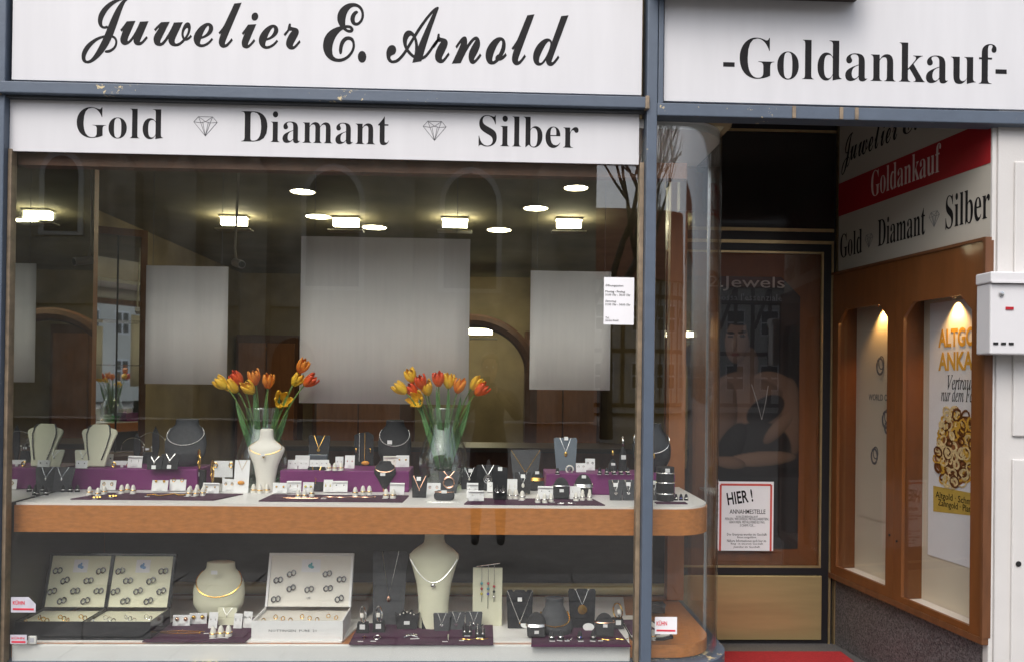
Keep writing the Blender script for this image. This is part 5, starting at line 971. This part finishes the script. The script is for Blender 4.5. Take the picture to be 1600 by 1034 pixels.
def house(x, y, w, h, label, timber, rz=0):
    t = thing('town_house', label, 'house', (x, y, GZ), rz); obj('wall', MB().box(-w/2, w/2, -6, 0, 0, h), 'house_white', t)
    obj('roof', MB().add([(-w/2-.3,.5,h),(w/2+.3,.5,h),(w/2+.3,-6.5,h),(-w/2-.3,-6.5,h),(-w/2-.3,-3,h+4.2),(w/2+.3,-3,h+4.2)], [(0,1,5,4),(2,3,4,5),(1,2,5),(3,0,4),(3,2,1,0)]), 'roof_red', t)
    n = int(w/1.7); fl = int(h/2.9)
    for f in range(fl):
        for i in range(n):
            cx = -w/2 + w*(i+.5)/n; cz = 1.2+2.9*f
            wi = obj('window', MB().box(cx-.5, cx+.5, .001, .05, cz-.05, cz+1.35), 'paper', t)
            for k in (-.24, .24):
                for q in (.2, .85): obj('pane', MB().box(cx+k-.19, cx+k+.19, .051, .055, cz+q-.16, cz+q+.40), 'dark_window', wi)
    if timber:
        for f in range(fl+1): obj('timber', MB().box(-w/2, w/2, .001, .07, 2.7*f+.3, 2.7*f+.5), 'timber', t)
        for i in range(n*2+1): cx = -w/2+w*i/(n*2); obj('timber', MB().box(cx-.09, cx+.09, .0, .08, .51, h-.05), 'timber', t)
        for i in range(n): cx = -w/2+w*i/n; obj('timber', MB().prism([(cx,h-2.2),(cx+.18,h-2.2),(cx+.95,h-.1),(cx+.77,h-.1)], .001, .06), 'timber', t)
house(10.5, -36, 11, 6.6, 'half timbered house with red tiled roof beyond the church', True); house(25, -34, 10, 8.5, 'white rendered house with red tiled roof along the street', False)
house(-27.5, -26, 9, 7.5, 'white house with many windows beside the church', False, R(25))
TR = thing('bare_tree', 'bare leafless tree standing beside the church', 'tree', (3.3, -18, GZ)); rt = random.Random(11); tr_mb = MB(); br_mb = MB()
def branch(p, d, L, r, lv):
    q = p + d*L; (tr_mb if lv < 2 else br_mb).tube([p, p.lerp(q,.5)+Vector((rt.uniform(-.05,.05)*L, rt.uniform(-.05,.05)*L, 0)), q], [r, r*.85, r*.68], 6 if lv < 3 else 4)
    if lv >= 6: return
    for k in range(3 if lv < 4 else 2):
        nd = (d + Vector((rt.uniform(-.75,.75), rt.uniform(-.75,.75), rt.uniform(-.15,.55)))).normalized(); branch(q, nd, L*rt.uniform(.62,.82), r*.62, lv+1)
branch(Vector((0,0,0)), Vector((0,0,1)), 3.2, .2, 0)
obj('trunk', tr_mb, 'bark', TR, smooth=True); obj('crown', br_mb, 'bark', TR)
# the photographer, just behind the phone that took the picture
PH = thing('person', 'person in dark jacket holding up a phone, mirrored in the window', 'person', (.05, -4.06, GZ))
def skin_body(name, V, E, mt, par):
    me = bpy.data.meshes.new(name); me.from_pydata([v[0] for v in V], E, []); me.update(); o = bpy.data.objects.new(name, me); col.objects.link(o); o.parent = par; me.materials.append(MT[mt])
    md = o.modifiers.new('skin', 'SKIN'); md.use_smooth_shade = True
    for i, v in enumerate(V): me.skin_vertices[0].data[i].radius = (v[1], v[2] if len(v) > 2 else v[1])
    me.skin_vertices[0].data[0].use_root = True; o.modifiers.new('sub', 'SUBSURF').levels = 2; o.modifiers['sub'].render_levels = 2; return o
V = [((0,0,.98),.15,.11),((0,0,1.15),.14,.10),((0,0,1.34),.17,.11),((0,.01,1.47),.09,.08),((0,.02,1.545),.055),
     ((-.2,0,1.42),.06),((-.27,.12,1.20),.05),((-.13,.34,1.36),.038),((-.06,.44,1.46),.03),((.2,0,1.42),.06),((.27,.12,1.20),.05),((.13,.34,1.36),.038),((.06,.44,1.46),.03),
     ((-.10,0,.88),.10),((-.11,.01,.50),.068),((-.12,-.02,.09),.045),((-.12,.14,.04),.04),((.10,0,.88),.10),((.11,.01,.50),.068),((.12,-.02,.09),.045),((.12,.14,.04),.04)]
Eg = [(0,1),(1,2),(2,3),(3,4),(2,5),(5,6),(6,7),(7,8),(2,9),(9,10),(10,11),(11,12),(0,13),(13,14),(14,15),(15,16),(0,17),(17,18),(18,19),(19,20)]
skin_body('body', V, Eg, 'coat_dark', PH)
hd = obj('head', MB().loft(smooth_secs([(.03,.04,1.53,.04),(.055,.075,1.57,.025),(.07,.09,1.63,.01),(.076,.097,1.70,.0),(.07,.088,1.76,.0),(.03,.04,1.80,0)], 16), 16).ball((0,.1,1.645), .014, 8, 5, (.9,1.2,1.4)).ball((-.077,0,1.655), .02, 8, 5, (.4,.8,1.3)).ball((.077,0,1.655), .02, 8, 5, (.4,.8,1.3)), 'skin', PH, smooth=True)
for sx in (-1, 1): obj('eye', MB().ball((sx*.03,.088,1.675), .011, 8, 5), 'pearl', hd)
obj('hair', MB().loft(smooth_secs([(.080,.080,1.66,-.028),(.084,.10,1.72,-.012),(.074,.092,1.78,-.006),(.03,.04,1.815,0)], 12), 16), 'hair', PH, smooth=True)
for sx in (-1, 1):
    hb_ = obj('hand', MB().ball((sx*.055,.46,1.47), .034, 10, 6, (.5,.7,1.1)), 'skin', PH, smooth=True)
    for k in range(4): obj('finger', MB().tube([(sx*.052,.47,1.455+.014*k),(sx*.060,.49,1.458+.014*k),(sx*.048,.505-.003*abs(k-1),1.46+.014*k)], [.0085,.008,.006], 6), 'skin', hb_, smooth=True)
    obj('thumb', MB().tube([(sx*.055,.445,1.455),(sx*.045,.43,1.475),(sx*.03,.43,1.49)], [.010,.009,.007], 6), 'skin', hb_, smooth=True)
phone = thing('phone', 'black phone held up by the person mirrored in the window', 'phone', (0, -3.57, 1.455))
obj('case', MB().box(-.048, .048, -.004, .004, 0, .08), 'mail_black', phone, bevel=.003); obj('screen', MB().box(-.045, .045, -.0052, -.0042, .004, .076), 'dark_window', phone)
